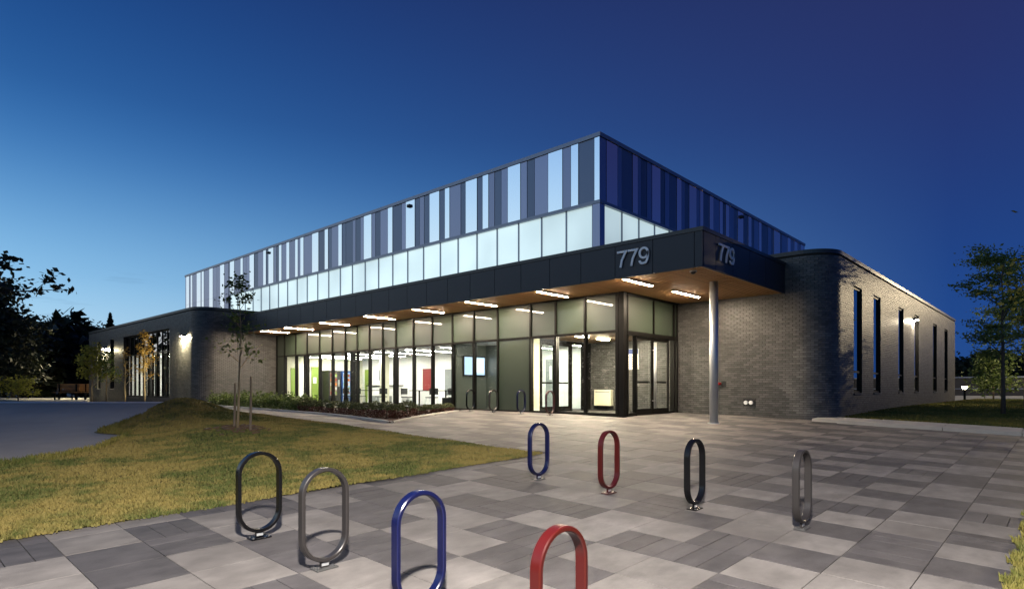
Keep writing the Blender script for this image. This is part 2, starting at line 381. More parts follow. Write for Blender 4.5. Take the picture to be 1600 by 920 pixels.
X, Y = scatter(60000, 8.4, 17, -.95, -.52, lambda X, Y: ramp_edge(X, Y, .005) & ~ramp_edge(X+.32*CF[0]-.22*CR[0], Y+.32*CF[1]-.22*CR[1]))
blades('lawn_fringe', X, Y, sheetz, .085, 'longer green grass fringe along the skate ramp', 'grassg')
X, Y = scatter(90000, 13.5, 40, .50, 1.05, lambda X, Y: (X > 20.05) & (Y < 5.02), 1.3)
blades('verge_grass', X, Y, lambda x, y: gz(x, y)+.06, .05, 'green grass strip along the right brick wing', 'grassg')
X, Y = scatter(30000, 3.0, 8.5, .78, 1.0, lambda X, Y: (Y < .34+.03*np.sin(X*9)+.02*np.sin(X*23)) & (X > 3))
blades('corner_grass', X, Y, lambda x, y: gz(x, y)+.02, .05, 'small patch of green grass at the right edge of the pavers', 'grassg')
# kerbs
def strip(name, pts, wdt, z0, h, m, n=24):
    mb = MB(); P = [Vector((x, y, 0)) for x, y in pts]; segs = []
    for a, b in zip(P[:-1], P[1:]):
        for k in range(n): segs.append(a.lerp(b, k/n))
    segs.append(P[-1])
    for a, b in zip(segs[:-1], segs[1:]):
        t = (b-a).normalized(); nn = Vector((-t.y, t.x, 0))*wdt/2; v = []
        for p in (a, b):
            for s_ in (-1, 1):
                q = p+nn*s_; v += [(q.x, q.y, G(q.x, q.y)-.06), (q.x, q.y, G(q.x, q.y)+z0+h)]
        mb.add(v, [(1,3,7,5),(0,1,5,4),(2,6,7,3)])
    o = mb.build(name, m); return tag(o, kind='structure')
for k in range(6):
    y_a = 5.5-k*1.55; y_b = y_a-1.535
    strip('kerb', [(19.32+.008*(5.5-y_a)*3, y_a), (19.32+.008*(5.5-y_b)*3, y_b)], 1.35 if k else 1.2, 0, .075, M['conc'], 3)
strip('kerb', [(11.45, 31.2), (9.42, 13.0)], .16, 0, .05, M['conc'], 30)
strip('kerb', [(9.40, 13.05), (14.6, 16.15)], .12, 0, .035, M['conc'], 10)
bed = MB().prism([(11.5,32.0),(9.45,13.1),(14.6,16.2),(15.6,16.2),(15.6,32.0)], .5, .765); bed = bed.build('planting_bed', M['mulch']); tag(bed, kind='structure')
# far road and its pavement strip at right
o = MB().box(54, 66, -60, 5.0, .62, .80).build('pavement', M['conc']); tag(o, kind='structure')
o = MB().box(66.2, 67.0, -70, 30, .55, .98).build('kerb', M['conc']); tag(o, kind='structure')

# ------------------------------------------------------------------ building
FZ = .76; SOF = 4.53; XF = 15.66; YD = 10.0; XB = 19.22; YR = 5.09; RT = 5.73; TR = 3.35
XL = 11.53; YL = 32.1; YEND = 53.0; XEND = 44.6; RC = .9
bld = empty('community_building', (XF, YD, FZ), 'modern dark brick and glass public building with striped metal upper storey and lit entrance', 'building')
# ---- brick walls
BL, BH = .20, .0675
def wall_path_line(p0, p1):
    p0 = Vector(p0); p1 = Vector(p1); t = (p1-p0).normalized(); n = Vector((t.y, -t.x))
    return (p1-p0).length, lambda s: (p0+t*s, t, n)
def wall_path_arc(c, r, a0, a1):
    c = Vector(c); L = r*abs(a1-a0); sg = 1 if a1 > a0 else -1
    def f(s):
        a = a0+sg*s/r; n = Vector((math.cos(a), math.sin(a))); t = Vector((-math.sin(a), math.cos(a)))*sg; return c+n*r, t, n
    return L, f
bricks = []   # (px,py,pz, tx,ty, nx,ny, len, wall)
def lay(path, z0, z1, openings=(), s_off=0., wall='A', skip=None):
    L, f = path; nco = int((z1-z0)/BH)
    for k in range(nco):
        za = z0+k*BH+.005; zb = z0+(k+1)*BH-.005; iv = [(0., L)]
        for (o0, o1, oz0, oz1) in openings:
            if zb > oz0 and za < oz1:
                nv = []
                for (a, b) in iv:
                    if o1 <= a or o0 >= b: nv.append((a, b)); continue
                    if o0 > a: nv.append((a, o0))
                    if o1 < b: nv.append((o1, b))
                iv = nv
        for (a, b) in iv:
            off = (k % 2)*BL/2-s_off
            m0 = math.floor((a-off)/BL); q = off+m0*BL
            while q < b-.001:
                c0 = max(q+.005, a+.003); c1 = min(q+BL-.005, b-.003); q += BL
                if c1-c0 < .035: continue
                p, t, n = f((c0+c1)/2)
                bricks.append((p.x, p.y, (za+zb)/2, t.x, t.y, n.x, n.y, c1-c0, wall))
def core(mb, x0, x1, y0, y1, z0, z1): mb.box(x0, x1, y0, y1, z0, z1)
ZB = .45
# right: front wall, rounded corner, long side wall with slots
rw = MB(); rw.box(XB+.006, XB+.32, YR+RC, YD-.02, ZB, RT-.1)
arc = [(XB+RC+math.cos(a)*(RC-.006), YR+RC+math.sin(a)*(RC-.006)) for a in np.linspace(math.pi, 1.5*math.pi, 13)]
rw.prism(arc+[(XB+RC, YR+RC)], ZB, RT-.1)
RWIN = [(21.56,22.61),(24.20,25.28),(28.40,29.41),(31.79,32.87),(36.71,37.90),(40.49,41.67)]; WZ = (1.46, 4.88)
xx = XB+RC
for (a, b) in RWIN+[(XEND, XEND)]:
    rw.box(xx, a, YR+.006, YR+.32, ZB, RT-.1)
    if b > a: rw.box(a, b, YR+.006, YR+.32, ZB, WZ[0]); rw.box(a, b, YR+.006, YR+.32, WZ[1], RT-.1)
    xx = b
rw.box(XEND-.32, XEND-.006, YR+.32, 30, ZB, RT-.1)
rwall = rw.build('brick_wall', M['mortar'], bld); rwall['label'] = 'dark brick wall with rounded corner right of the entrance'
cap = MB(); cap.box(XB-.04, XB+.40, YR+RC, 9.0, RT-.1, RT+.02)
ao = [(XB+RC+math.cos(a)*(RC+.04), YR+RC+math.sin(a)*(RC+.04)) for a in np.linspace(math.pi, 1.5*math.pi, 13)]
cap.prism(ao+[(XB+RC+.0, YR+.40), (XB+.40, YR+RC)], RT-.1, RT+.02); cap.box(XB+RC, XEND+.04, YR-.04, YR+.40, RT-.1, RT+.02)
cap.build('coping', M['coping'], bld)
MB().box(XB+.3, XEND-.1, YR+.38, 31, 5.40, 5.50).build('roof', M['coping'], bld)
pA = wall_path_line((XB, YD-.02), (XB, YR+RC)); LA = pA[0]     # normal -x
pB = wall_path_arc((XB+RC, YR+RC), RC, math.pi, 1.5*math.pi)
pC = wall_path_line((XB+RC, YR), (XEND, YR))
def fixn(path, want):
    p, t, n = path[1](0.); 
    if n.dot(Vector(want)) < 0:
        f0 = path[1]; return path[0], (lambda s: (f0(s)[0], f0(s)[1], -f0(s)[2]))
    return path
pA = fixn(pA, (-1,0)); pC = fixn(pC, (0,-1))
def chain(*ps):
    Ls = [p[0] for p in ps]
    def f(s):
        for L_, p in zip(Ls, ps):
            if s <= L_ or p is ps[-1]: return p[1](s)
            s -= L_
    return sum(Ls), f
SC = LA+pB[0]
lay(chain(pA, pB, pC), .6425, RT-.1, [(a-XB-RC+SC, b-XB-RC+SC, WZ[0], WZ[1]) for a, b in RWIN], 0., 'A')
lay(fixn(wall_path_line((XB, 13.75), (XB, YD+.02)), (-1,0)), FZ+.02, TR, (), 0., 'V')
# left wing
lw = MB(); lw.box(XL+RC, XF-.05, YL+.006, YL+.32, ZB, RT-.1)
arcL = [(XL+RC+math.cos(a)*(RC-.006), YL+RC+math.sin(a)*(RC-.006)) for a in np.linspace(math.pi, 1.5*math.pi, 13)]
lw.prism(arcL+[(XL+RC, YL+RC)], ZB, RT-.1)
LWIN = [(36.10,44.50,1.12,4.88),(46.60,47.50,1.60,4.9),(49.95,50.75,1.60,4.9)]
yy = YL+RC
for (a, b, q0, q1) in LWIN+[(YEND, YEND, 0, 0)]:
    lw.box(XL+.006, XL+.32, yy, a, ZB, RT-.1)
    if b > a: lw.box(XL+.006, XL+.32, a, b, ZB, q0); lw.box(XL+.006, XL+.32, a, b, q1, RT-.1)
    yy = b
lw.box(XL+.32, 26, YEND-.32, YEND-.006, ZB, RT-.1)
lwall = lw.build('brick_wall', M['mortar'], bld); lwall['label'] = 'dark brick wall of the low left wing'
cap = MB(); cap.box(XL+RC, XF+.6, YL-.04, YL+.40, RT-.1, RT+.02)
ao = [(XL+RC+math.cos(a)*(RC+.04), YL+RC+math.sin(a)*(RC+.04)) for a in np.linspace(math.pi, 1.5*math.pi, 13)]
cap.prism(ao+[(XL+RC, YL+.40), (XL+.40, YL+RC)], RT-.1, RT+.02); cap.box(XL-.04, XL+.40, YL+RC, YEND+.04, RT-.1, RT+.02)
cap.build('coping', M['coping'], bld)
MB().box(XL+.38, 18, YL+.38, YEND-.1, 5.40, 5.50).build('roof', M['coping'], bld)
pL = (fixn(wall_path_line((XF-.06, YL), (XL+RC, YL)), (0,-1)), wall_path_arc((XL+RC, YL+RC), RC, 1.5*math.pi, math.pi), fixn(wall_path_line((XL, YL+RC), (XL, YEND)), (-1,0)))
SL = pL[0][0]+pL[1][0]
lay(chain(*pL), .6425, RT-.1, [(a-YL-RC+SL, b-YL-RC+SL, q0, q1) for a, b, q0, q1 in LWIN], 0., 'L')
# bricks: 300 nearest full ones as single pieces, the rest joined
PR = .014
full = sorted([b for b in bricks if b[8] == 'A' and b[0] < XB+RC-.05 and b[7] > .185 and .8 < b[2] < 4.4], key=lambda b: b[0]*.7345+b[1]*.6786+abs(b[2]-1.8)*.4)[:300]
fs = set(id(b) for b in full)
bm_ = MB(); bm_.add([(-.095,-.020,-.02875),(.095,-.020,-.02875),(.095,PR,-.02875),(-.095,PR,-.02875),(-.095,-.020,.02875),(.095,-.020,.02875),(.095,PR,.02875),(-.095,PR,.02875)],
                    [(2,3,7,6),(4,5,6,7),(0,3,2,1),(1,2,6,5),(3,0,4,7)])
bme = bpy.data.meshes.new('brick'); bme.from_pydata(bm_.v, [], bm_.f); bme.materials.append(M['brick'])
woff = wl(rwall)
for b in full:
    o = link('brick', bme, rwall); t = Vector((b[3], b[4], 0)); n = Vector((b[5], b[6], 0)); z = t.cross(n)
    R = Matrix((t, n, z)).transposed()
    if z.z < 0: R = Matrix((-t, n, -z)).transposed()
    tw = Matrix.Rotation(random.gauss(0, .016), 3, 'X') @ Matrix.Rotation(random.gauss(0, .010), 3, 'Z')
    o.matrix_local = Matrix.Translation(Vector((b[0], b[1], b[2]))-woff) @ (R @ tw).to_4x4()
def joined(sel, parent, label):
    B = np.array([b[:8] for b in sel]); n = len(B); t = B[:,3:5]; nn = B[:,5:7]; c = B[:,0:3]; L2 = B[:,7]/2; V = np.empty((n,8,3))
    k = 0; tz = rng.normal(0, .016, n)*.0287; th_ = rng.normal(0, .010, n)
    for (dz, dn) in ((-1,0),(1,0)):
        for (s_, pr) in ((-1,-.02),(1,-.02),(1,PR),(-1,PR)):
            jit = tz*dz+th_*s_*L2 if pr > 0 else 0
            V[:,k,:2] = c[:,:2]+t*(s_*L2)[:,None]+nn*(pr+jit if np.ndim(jit) else np.full(n, pr))[:,None]; V[:,k,2] = c[:,2]+dz*.02875; k += 1
    F = np.array([(2,3,7,6),(4,5,6,7),(0,3,2,1),(1,2,6,5),(3,0,4,7)]); FF = (F[None]+8*np.arange(n)[:,None,None]).reshape(-1,4)
    o = fastmesh('brickwork', V.reshape(-1,3), FF, M['brick'], parent, 'stuff'); o['label'] = label
joined([b for b in bricks if b[8] in 'ABCV' and id(b) not in fs], rwall, 'dark glazed bricks of the right wing')
joined([b for b in bricks if b[8] == 'L'], lwall, 'dark glazed bricks of the left wing')
# slot windows in the right wing
for k, (a, b) in enumerate(RWIN):
    fr = MB(); y = YR+.035
    for (u, v) in ((a, a+.05), (b-.05, b)): fr.box(u, v, y, y+.08, WZ[0], WZ[1])
    fr.box(a+.05, b-.05, y, y+.08, WZ[0], WZ[0]+.06); fr.box(a+.05, b-.05, y, y+.08, WZ[1]-.06, WZ[1]); fr.box(a+.05, b-.05, y, y+.08, 2.12, 2.18)
    for (u, v) in ((a-.0, a+.012), (b-.012, b)): fr.box(u, v, YR-.008, y, WZ[0], WZ[1])
    f = fr.build('window', M['frame'], bld)
    MB().box(a+.05, b-.05, y+.03, y+.045, 2.18, WZ[1]-.06).build('pane', M['dglass'], f)
    MB().box(a+.05, b-.05, y+.03, y+.045, WZ[0]+.06, 2.12).build('pane', M['dglass'], f)
    MB().box(a-.02, b+.02, YR-.05, YR+.035, WZ[0]-.05, WZ[0]-.003).build('sill', M['coping'], f)
o = MB().box(XB+1.2, XEND-.5, YR+1.6, YR+1.7, FZ, 5.3).build('interior_wall', M['black'], bld)
# windows of the left wing
fr = MB(); x = XL+.14
for y in np.linspace(36.10, 44.50, 11): fr.box(x, x+.10, max(36.10, y-.03), min(44.5, y+.03), 1.12, 4.88)
for z in (1.12, 3.66, 4.82): fr.box(x+.005, x+.095, 36.13, 44.47, z, z+.06)
f = fr.build('window', M['frame'], bld); f['label'] = 'wide window of vertical lights in the left wing'
ysv = np.linspace(36.10, 44.50, 11)
for k in range(10):
    MB().box(x+.04, x+.055, ysv[k]+.03, ysv[k+1]-.03, 3.72, 4.82).build('pane', M['dglass'], f)
    MB().box(x+.04, x+.055, ysv[k]+.03, ysv[k+1]-.03, 1.18, 3.66).build('pane', M['glass'], f)
rm_ = MB(); rm_.box(XL+4.5, XL+4.6, 35.6, 45, FZ, 4.3); rm_.box(XL+.34, XL+4.5, 35.5, 35.6, FZ, 4.3); rm_.box(XL+.34, XL+4.5, 45.0, 45.1, FZ, 4.3)
rm_.build('interior_wall', M['white'], bld)
MB().box(XL+.34, XL+4.5, 35.6, 45, 3.74, 3.80).build('interior_ceiling', M['ceil'], bld)
MB().box(XL+.34, XL+4.5, 35.6, 45, FZ-.05, FZ).build('interior_floor', M['floor'], bld)
for k in range(7):     # dark timber fins behind the glass
    yc = (36.55, 37.3, 38.05, 39.6, 41.2, 42.55, 43.6)[k]; wd = (.14,.16,.75,.30,.42,.22,.20)[k]
    MB().box(XL+.9, XL+1.0, yc-wd/2-.14, yc+wd/2+.14, FZ, 3.72).build('fin', M['black'], bld)
for k in (1, 2):
    a, b, q0, q1 = LWIN[k]; fr = MB()
    fr.box(x, x+.08, a, a+.06, q0, q1); fr.box(x, x+.08, b-.06, b, q0, q1); fr.box(x, x+.08, a+.06, b-.06, q0, q0+.06); fr.box(x, x+.08, a+.06, b-.06, q1-.06, q1)
    f = fr.build('window', M['frame'], bld); MB().box(x+.03, x+.045, a+.06, b-.06, q0+.06, q1-.06).build('pane', M['dglass'], f)
    MB().box(XL-.04, XL+.14, a-.02, b+.02, q0-.05, q0-.003).build('sill', M['conc'], f)
# ---- upper volume
XU = 17.2; YU = 11.81; ZU0, ZU1, ZUT = 8.01, 10.33, 10.33; YUL = 50.4; XUR = 38.9; CLZ = 5.3; YC0 = 42.2
up = MB(); up.box(XU+.08, XUR-.08, YU+.08, YUL-.08, ZU0+.02, ZU1-.08); up.box(XU+.5, XUR-.5, YC0+.2, YUL-.06, CLZ, ZU0+.02); up.box(XU+.6, XUR-.5, YU+.6, YC0+.2, CLZ, ZU0+.02)
uv = up.build('upper_storey', M['clad_k'], bld)
MB().box(XU-.03, XUR+.03, YU-.03, YUL+.03, ZU1-.10, ZU1+.04).build('coping', M['trim'], uv)
bnd = MB(); bnd.box(XU-.02, XU+.4, YU-.02, YC0+.02, ZU0-.06, ZU0+.05); bnd.box(XU+.4, XUR, YU-.02, YU+.4, ZU0-.06, ZU0+.05)
bnd.build('band', M['trim'], uv)
def inX(px): t = (px-800)/944; return XU*(t*CR[1]*1.0+CF[1])/(t*CR[0]+CF[0])     # y on the front plane at a photo column
def inY(px): t = (px-800)/944; return YU*(t*CR[0]+CF[0])/(t*CR[1]+CF[1])
fr_s = []
def seq(x0, sc, items):
    for a, b, tn in items: fr_s.append((x0+a/sc, x0+b/sc, tn))
seq(280, 7.669, [(76,82,'m'),(82,118,'l'),(118,136,'m'),(136,156,'l'),(156,208,'m'),(208,256,'l'),(256,268,'m'),(268,294,'l'),(294,358,'m'),(358,401,'l'),(401,447,'m'),(447,488,'m'),(488,539,'l'),(539,586,'m'),(586,606,'d'),(606,658,'l'),(658,733,'m'),(733,761,'l'),(761,800,'m'),(800,841,'m'),(841,895,'l'),(895,940,'d'),(940,1005,'m'),(1005,1038,'l'),(1038,1067,'d')])
seq(420, 6.133, [(-5,43,'l'),(43,70,'m'),(70,96,'d'),(96,121,'l'),(121,167,'m'),(167,196,'l'),(196,251,'m'),(251,277,'l'),(277,301,'m'),(301,332,'l'),(332,413,'m'),(413,475,'l'),(475,534,'d'),(534,567,'l'),(567,599,'d'),(599,665,'m'),(665,699,'l'),(699,735,'d'),(735,800,'d'),(800,830,'m'),(830,876,'d'),(876,909,'m'),(909,983,'l'),(983,1019,'m'),(1019,1066,'d')])
seq(580, 6.133, [(84,158,'m'),(158,203,'l'),(203,289,'d'),(289,330,'m'),(330,417,'l'),(417,461,'d'),(461,505,'m'),(505,557,'d'),(557,652,'l'),(652,704,'d'),(704,750,'l'),(750,856,'m'),(856,903,'d'),(903,1013,'l'),(1013,1066,'d')])
seq(740, 5.11, [(-29,-26,'l')] if 0 else [(70,118,'l'),(118,165,'m'),(165,218,'d'),(218,271,'m'),(271,373,'l'),(373,425,'m'),(425,484,'d'),(484,593,'m'),(593,709,'l'),(709,775,'m'),(775,836,'l'),(836,962,'d'),(962,1003,'l')])
def panel(x0, x1, y0, y1, z0, z1, m, parent, nm='cladding_panel'):
    return MB().box(x0, x1, y0, y1, z0, z1).build(nm, m, parent)
fixed = [list(s) for s in fr_s]; fixed[0][0] = 289.0; fixed[-1][1] = 936.6
for k in range(len(fixed)-1): fixed[k][1] = fixed[k+1][0]
for k, (a, b, tn) in enumerate(fixed):
    ya, yb = inX(b), inX(a); g = .012; pr = {'l':.0,'m':.012,'d':.018}[tn]
    if k == 0: yb = YUL
    if k == len(fixed)-1: ya = YU+.002
    low = ZU0+.10 if b < 357.5 or True else CLZ
    panel(XU+pr, XU+.078, ya+g, yb-g, ZU0+.053, ZU1-.103, M['clad_'+tn], uv)
    if b <= 358: panel(XU+pr, XU+.078, ya+g, yb-g, CLZ, ZU0+.045, M['clad_'+tn], uv)
MB().box(XU+.08, XU+.5, YC0+.1, YUL-.1, CLZ, ZU0+.02).build('backing_wall', M['clad_k'], uv)
rs = []
def seqr(x0, sc, items):
    for a, b, tn in items: rs.append([x0+a/sc, x0+b/sc, tn])
seqr(930, 5.41, [(38,95,'d'),(95,190,'m'),(190,228,'d'),(228,316,'k'),(316,362,'m'),(362,390,'d'),(390,438,'k'),(438,480,'d'),(480,553,'m'),(553,590,'k'),(590,630,'d'),(630,690,'k'),(690,730,'m'),(730,760,'d'),(760,792,'k')])
seqr(1080, 7.078, [(-22,60,'m'),(60,98,'d'),(98,135,'m'),(135,203,'k'),(203,247,'m'),(247,315,'d'),(315,350,'m'),(350,383,'k'),(383,420,'m'),(420,475,'d'),(475,515,'k'),(515,577,'m'),(577,632,'k'),(632,667,'m'),(667,695,'k'),(695,750,'d'),(750,778,'m'),(778,850,'k'),(850,885,'d'),(885,915,'k'),(915,983,'m'),(983,1000,'k'),(1000,1065,'d'),(1065,1100,'m'),(1100,1140,'d'),(1140,1175,'m'),(1175,1210,'d'),(1210,1245,'m'),(1245,1253,'d')])
for k in range(len(rs)-1): rs[k][1] = rs[k+1][0]
M['rclad_m'] = M['clad_m']
for k, (a, b, tn) in enumerate(rs):
    xa, xb = inY(a), inY(b); g = .012; pr = {'m':.004,'d':.012,'k':.018}[tn]
    if k == 0: xa = XU+.002
    if k == len(rs)-1: xb = XUR
    panel(xa+g, xb-g, YU+pr, YU+.078, ZU0+.053, ZU1-.103, {'m':M['clad_v'],'d':M['clad_m'],'k':M['clad_d']}[tn], uv)
# clerestory of translucent panes; emission and its noise stand in for the hall's backlight
cl = bpy.data.materials.new('glowing_translucent_pane'); cl.use_nodes = True; t = cl.node_tree; b = t.nodes['Principled BSDF']
b.inputs['Base Color'].default_value = (.55,.62,.62,1); b.inputs['Roughness'].default_value = .12; b.inputs['Coat Weight'].default_value = .5
geo = nd(t, 'ShaderNodeNewGeometry'); n = nd(t, 'ShaderNodeTexNoise'); n.inputs['Scale'].default_value = .28; n.inputs['Detail'].default_value = 2; t.links.new(geo.outputs['Position'], n.inputs['Vector'])
oi = nd(t, 'ShaderNodeObjectInfo')
es = mth(t, 'ADD', mth(t, 'MULTIPLY_ADD', n.outputs[0], 1.0, .22), mth(t, 'MULTIPLY', oi.outputs['Random'], .08))
b.inputs['Emission Color'].default_value = (.76,.97,1.0,1); t.links.new(es, b.inputs['Emission Strength']); M['cler'] = cl
clr = MB(); ncl = 26; ycs = np.linspace(YU+.35, YC0, ncl+1); xc = XU+.10
for y in ycs: clr.box(xc-.03, xc+.07, y-.025, y+.025, CLZ, ZU0-.06)
clr.box(xc-.02, xc+.06, YU+.375, YC0-.025, CLZ, CLZ+.05)
xcs = np.linspace(XU+.35, XU+.35+1.17*9, 10)
for xq in xcs: clr.box(xq-.025, xq+.025, YU+.07, YU+.17, CLZ, ZU0-.06)
cler = clr.build('clerestory', M['trim'], bld)
for k in range(ncl): MB().box(xc+.012, xc+.03, ycs[k]+.025, ycs[k+1]-.025, CLZ+.05, ZU0-.06).build('pane', M['cler'], cler)
for k in range(9): MB().box(xcs[k]+.025, xcs[k+1]-.025, YU+.112, YU+.13, CLZ+.05, ZU0-.06).build('pane', M['cler'], cler)
MB().box(XU+.0, XU+.30, YU+.0, YU+.30, CLZ, ZU0-.06).build('corner_post', M['clad_m'], cler)
MB().box(xcs[-1]+.025, XUR-.3, YU+.1, YU+.2, CLZ, ZU0-.06).build('backing_wall', M['clad_d'], uv)
for (ya,) in ((45.0,),(33.0,),(22.3,)):
    pass
# ---- canopy
XC = 13.58; YCN = 6.40; CT = 5.40; XCB = 17.3; YCL = 31.9
can = MB(); can.box(XC+.06, XF, YCN+.06, YCL, SOF+.03, CT-.05); can.box(XF, XB-.01, YCN+.06, YD+1.5, SOF+.03, CT-.05)
cano = can.build('canopy', M['soffgap'], bld)
MB().box(XF+.02, XU+.6, YD+1.52, YCL, 4.60, CLZ+.02).build('roof', M['coping'], bld)
MB().box(XC-.02, XB-.02, YCN-.02, YCN+.28, CT-.045, CT+.05).build('coping', M['coping'], cano)
MB().box(XC-.02, XC+.28, YCN+.283, YCL+.02, CT-.045, CT+.05).build('coping', M['coping'], cano)
seams = [YCN+.0]+[6.61+1.115*k for k in range(23)]; seams = [s for s in seams if s < YCL-.4]+[YCL]
for a, b_ in zip(seams[:-1], seams[1:]): panel(XC, XC+.055, a+.008, b_-.008, SOF-.03, CT-.05, M['fascia'], cano, 'fascia_panel')
sx = [XC+.06, 14.30, 15.33, 16.44, 17.6, XB-.012]
for a, b_ in zip(sx[:-1], sx[1:]): panel(a+.008, b_-.008, YCN, YCN+.055, SOF-.03, CT-.05, M['fascia'], cano, 'fascia_panel')
ns = 210; dy = (YCL-YCN-.08)/ns
for k in range(ns):
    y0 = YCN+.07+k*dy; xe = XB-.015 if y0 < YD-.15 else XF-.085
    MB().box(XC+.06, xe, y0+.012, y0+dy-.012, SOF-.012, SOF+.028).build('slat', M['soff'], cano)
# numerals
def stroke(mb, pts, wdt, to3, th):
    n = len(pts); L_, R_ = [], []
    for i in range(n):
        p = Vector(pts[i]); a = (p-Vector(pts[i-1])).normalized() if i > 0 else None; c = (Vector(pts[i+1])-p).normalized() if i < n-1 else None
        t = ((a or c)+(c or a)).normalized(); nn = Vector((-t.y, t.x)); k = 1.0
        if a is not None and c is not None: k = 1/max(.5, nn.dot(Vector((-a.y, a.x))))
        L_.append(p+nn*wdt/2*k); R_.append(p-nn*wdt/2*k)
    v = [to3(q.x, q.y, d) for d in (0, th) for q in L_+R_]; m2 = 2*n; f = []
    for i in range(n-1):
        f += [(i,i+1,n+i+1,n+i), (m2+i,m2+n+i,m2+n+i+1,m2+i+1), (i,m2+i,m2+i+1,i+1), (n+i,n+i+1,m2+n+i+1,m2+n+i)]
    f += [(0,n,m2+n,m2), (n-1,m2+n-1,m2+2*n-1,2*n-1)]
    mb.add(v, f)
def digit(ch, to3, th):
    mb = MB(); wd = .052
    if ch == '7': stroke(mb, [(0,.40),(.245,.40),(.19,.30),(.13,.18),(.095,.0)], wd, to3, th)
    else:
        c = (.13,.285); R1, R2 = .108, .125
        stroke(mb, [(c[0]+R1*math.cos(a), c[1]+R2*math.sin(a)) for a in np.linspace(-.2, 2*math.pi-.2, 25)], wd, to3, th)
        stroke(mb, [(c[0]+R1, c[1]+.03),(c[0]+R1-.002,.19),(c[0]+R1-.02,.10),(c[0]+.055,.035),(.115,.022),(.06,.03),(.025,.075),(.022,.10)], wd, to3, th)
    return mb
for k, ch in enumerate('779'):
    y0 = 8.75-k*.325
    digit(ch, lambda u, v, d, y0=y0: (XC-.02-d, y0-u*1.10, SOF+.235+v*1.0), .03).build('numeral', M['num'], cano)
    x0 = 14.40+k*.325
    digit(ch, lambda u, v, d, x0=x0: (x0+u*1.10, YCN-.02-d, SOF+.235+v*1.0), .03).build('numeral', M['num'], cano)
# column
mb = MB(); cx_, cy_ = 15.86, 7.15; mb.tube([(cx_,cy_,.55),(cx_,cy_,SOF)], .115, 24); o = mb.build('column', M['steel'], bld, smooth=False)
for p in o.data.polygons: p.use_smooth = len(p.vertices) == 4
MB().tube([(cx_,cy_,G(cx_,cy_)-.01),(cx_,cy_,G(cx_,cy_)+.02)], .16, 24).build('base_plate', M['steel'], o)
# ---- lobby glazing
ML = [32.06,31.146,29.924,28.75,27.521,26.323,25.187,24.172,23.185,22.182,21.21,20.006,18.804,17.574,16.391,15.131,13.575,12.468,11.288,10.09]
gf = MB()
for k, y in enumerate(ML):
    wdt = .035 if 0 < k < len(ML)-1 else .05
    gf.box(XF-.07, XF+.09, y-wdt, y+wdt, FZ-.06, SOF-.003)
gf.box(XF-.075, XF+.095, YD-.16, YD+.02, FZ-.06, SOF-.003)          # corner post
gf.box(XF-.055, XF+.08, YD+.03, 32.0, FZ-.06, FZ+.09); gf.box(XF-.055, XF+.08, YD+.03, 32.0, TR-.035, TR+.035); gf.box(XF-.055, XF+.08, YD+.03, 32.0, SOF-.07, SOF-.004)
DX = [15.66,15.98,16.55,17.58,18.62,18.93,19.21]
for x in (15.98,18.93): gf.box(x-.03, x+.03, YD-.07, YD+.09, FZ-.06, SOF-.003)
gf.box(17.55, 17.61, YD-.06, YD+.08, TR, SOF-.003); gf.box(16.47, 16.53, YD-.06, YD+.08, FZ-.05, TR-.06)
gf.box(19.14, 19.20, YD-.06, YD+.08, FZ-.06, SOF-.003)
gf.box(XF+.1, 19.14, YD-.055, YD+.075, TR-.10, TR+.03); gf.box(XF+.1, 19.14, YD-.055, YD+.075, SOF-.07, SOF-.004); gf.box(XF+.1, 16.47, YD-.055, YD+.075, FZ-.06, FZ+.09); gf.box(18.65, 19.14, YD-.055, YD+.075, FZ-.06, FZ+.09)
glz = gf.build('entrance_glazing', M['frame'], bld)
for k in range(len(ML)-1):
    a, b_ = ML[k+1]+.035, ML[k]-.035
    if b_-a < .05: continue
    MB().box(XF-.02, XF+.03, a, b_, TR+.035, SOF-.07).build('spandrel_panel', M['spand'], glz)
    if k in (0, 15): MB().box(XF-.02, XF+.03, a, b_, FZ+.09, TR-.035).build('spandrel_panel', M['spand'], glz)
    else: MB().box(XF+.0, XF+.016, a, b_, FZ+.09, TR-.035).build('pane', M['glass'], glz)
for a, b_ in ((XF+.1, 15.95), (16.01, 17.55), (17.61, 18.90), (18.96, 19.14)):
    MB().box(a, b_, YD-.015, YD+.03, TR+.03, SOF-.07).build('spandrel_panel', M['spand'], glz)
for a, b_ in ((XF+.1, 15.95), (16.01, 16.47), (18.65, 18.90), (18.96, 19.14)):
    MB().box(a, b_, YD, YD+.016, FZ+.09, TR-.10).build('pane', M['glass'], glz)
# extra deep mullions seen inside the lower lights
for y in (29.3, 24.9, 21.55): MB().box(XF+.10, XF+.34, y-.05, y+.05, FZ, TR).build('mullion', M['frame'], glz)
def door(x0, x1, y, hinge_side):
    f = MB(); st = .075
    f.box(x0, x0+st, y-.022, y+.022, FZ+.01, TR-.11); f.box(x1-st, x1, y-.022, y+.022, FZ+.01, TR-.11)
    f.box(x0+st, x1-st, y-.022, y+.022, FZ+.01, FZ+.20); f.box(x0+st, x1-st, y-.022, y+.022, TR-.20, TR-.11)
    d = f.build('door', M['frame'], bld); MB().box(x0+st, x1-st, y-.006, y+.006, FZ+.20, TR-.20).build('pane', M['glass'], d)
    MB().box(x0+.05, x1-.05, y+.05, y+.09, FZ+1.02, FZ+1.08).build('push_bar', M['frame'], d)
    hx = x1-.04 if hinge_side == 'l' else x0+.04; h = MB()
    h.tube([(hx, y-.10, FZ+.20), (hx, y-.10, TR-.25)], .016, 10)
    for z in (FZ+.45, TR-.5): h.tube([(hx, y-.10, z), (hx, y-.01, z)], .011, 8)
    h.build('pull_handle', M['steel'], d, smooth=True)
    return d
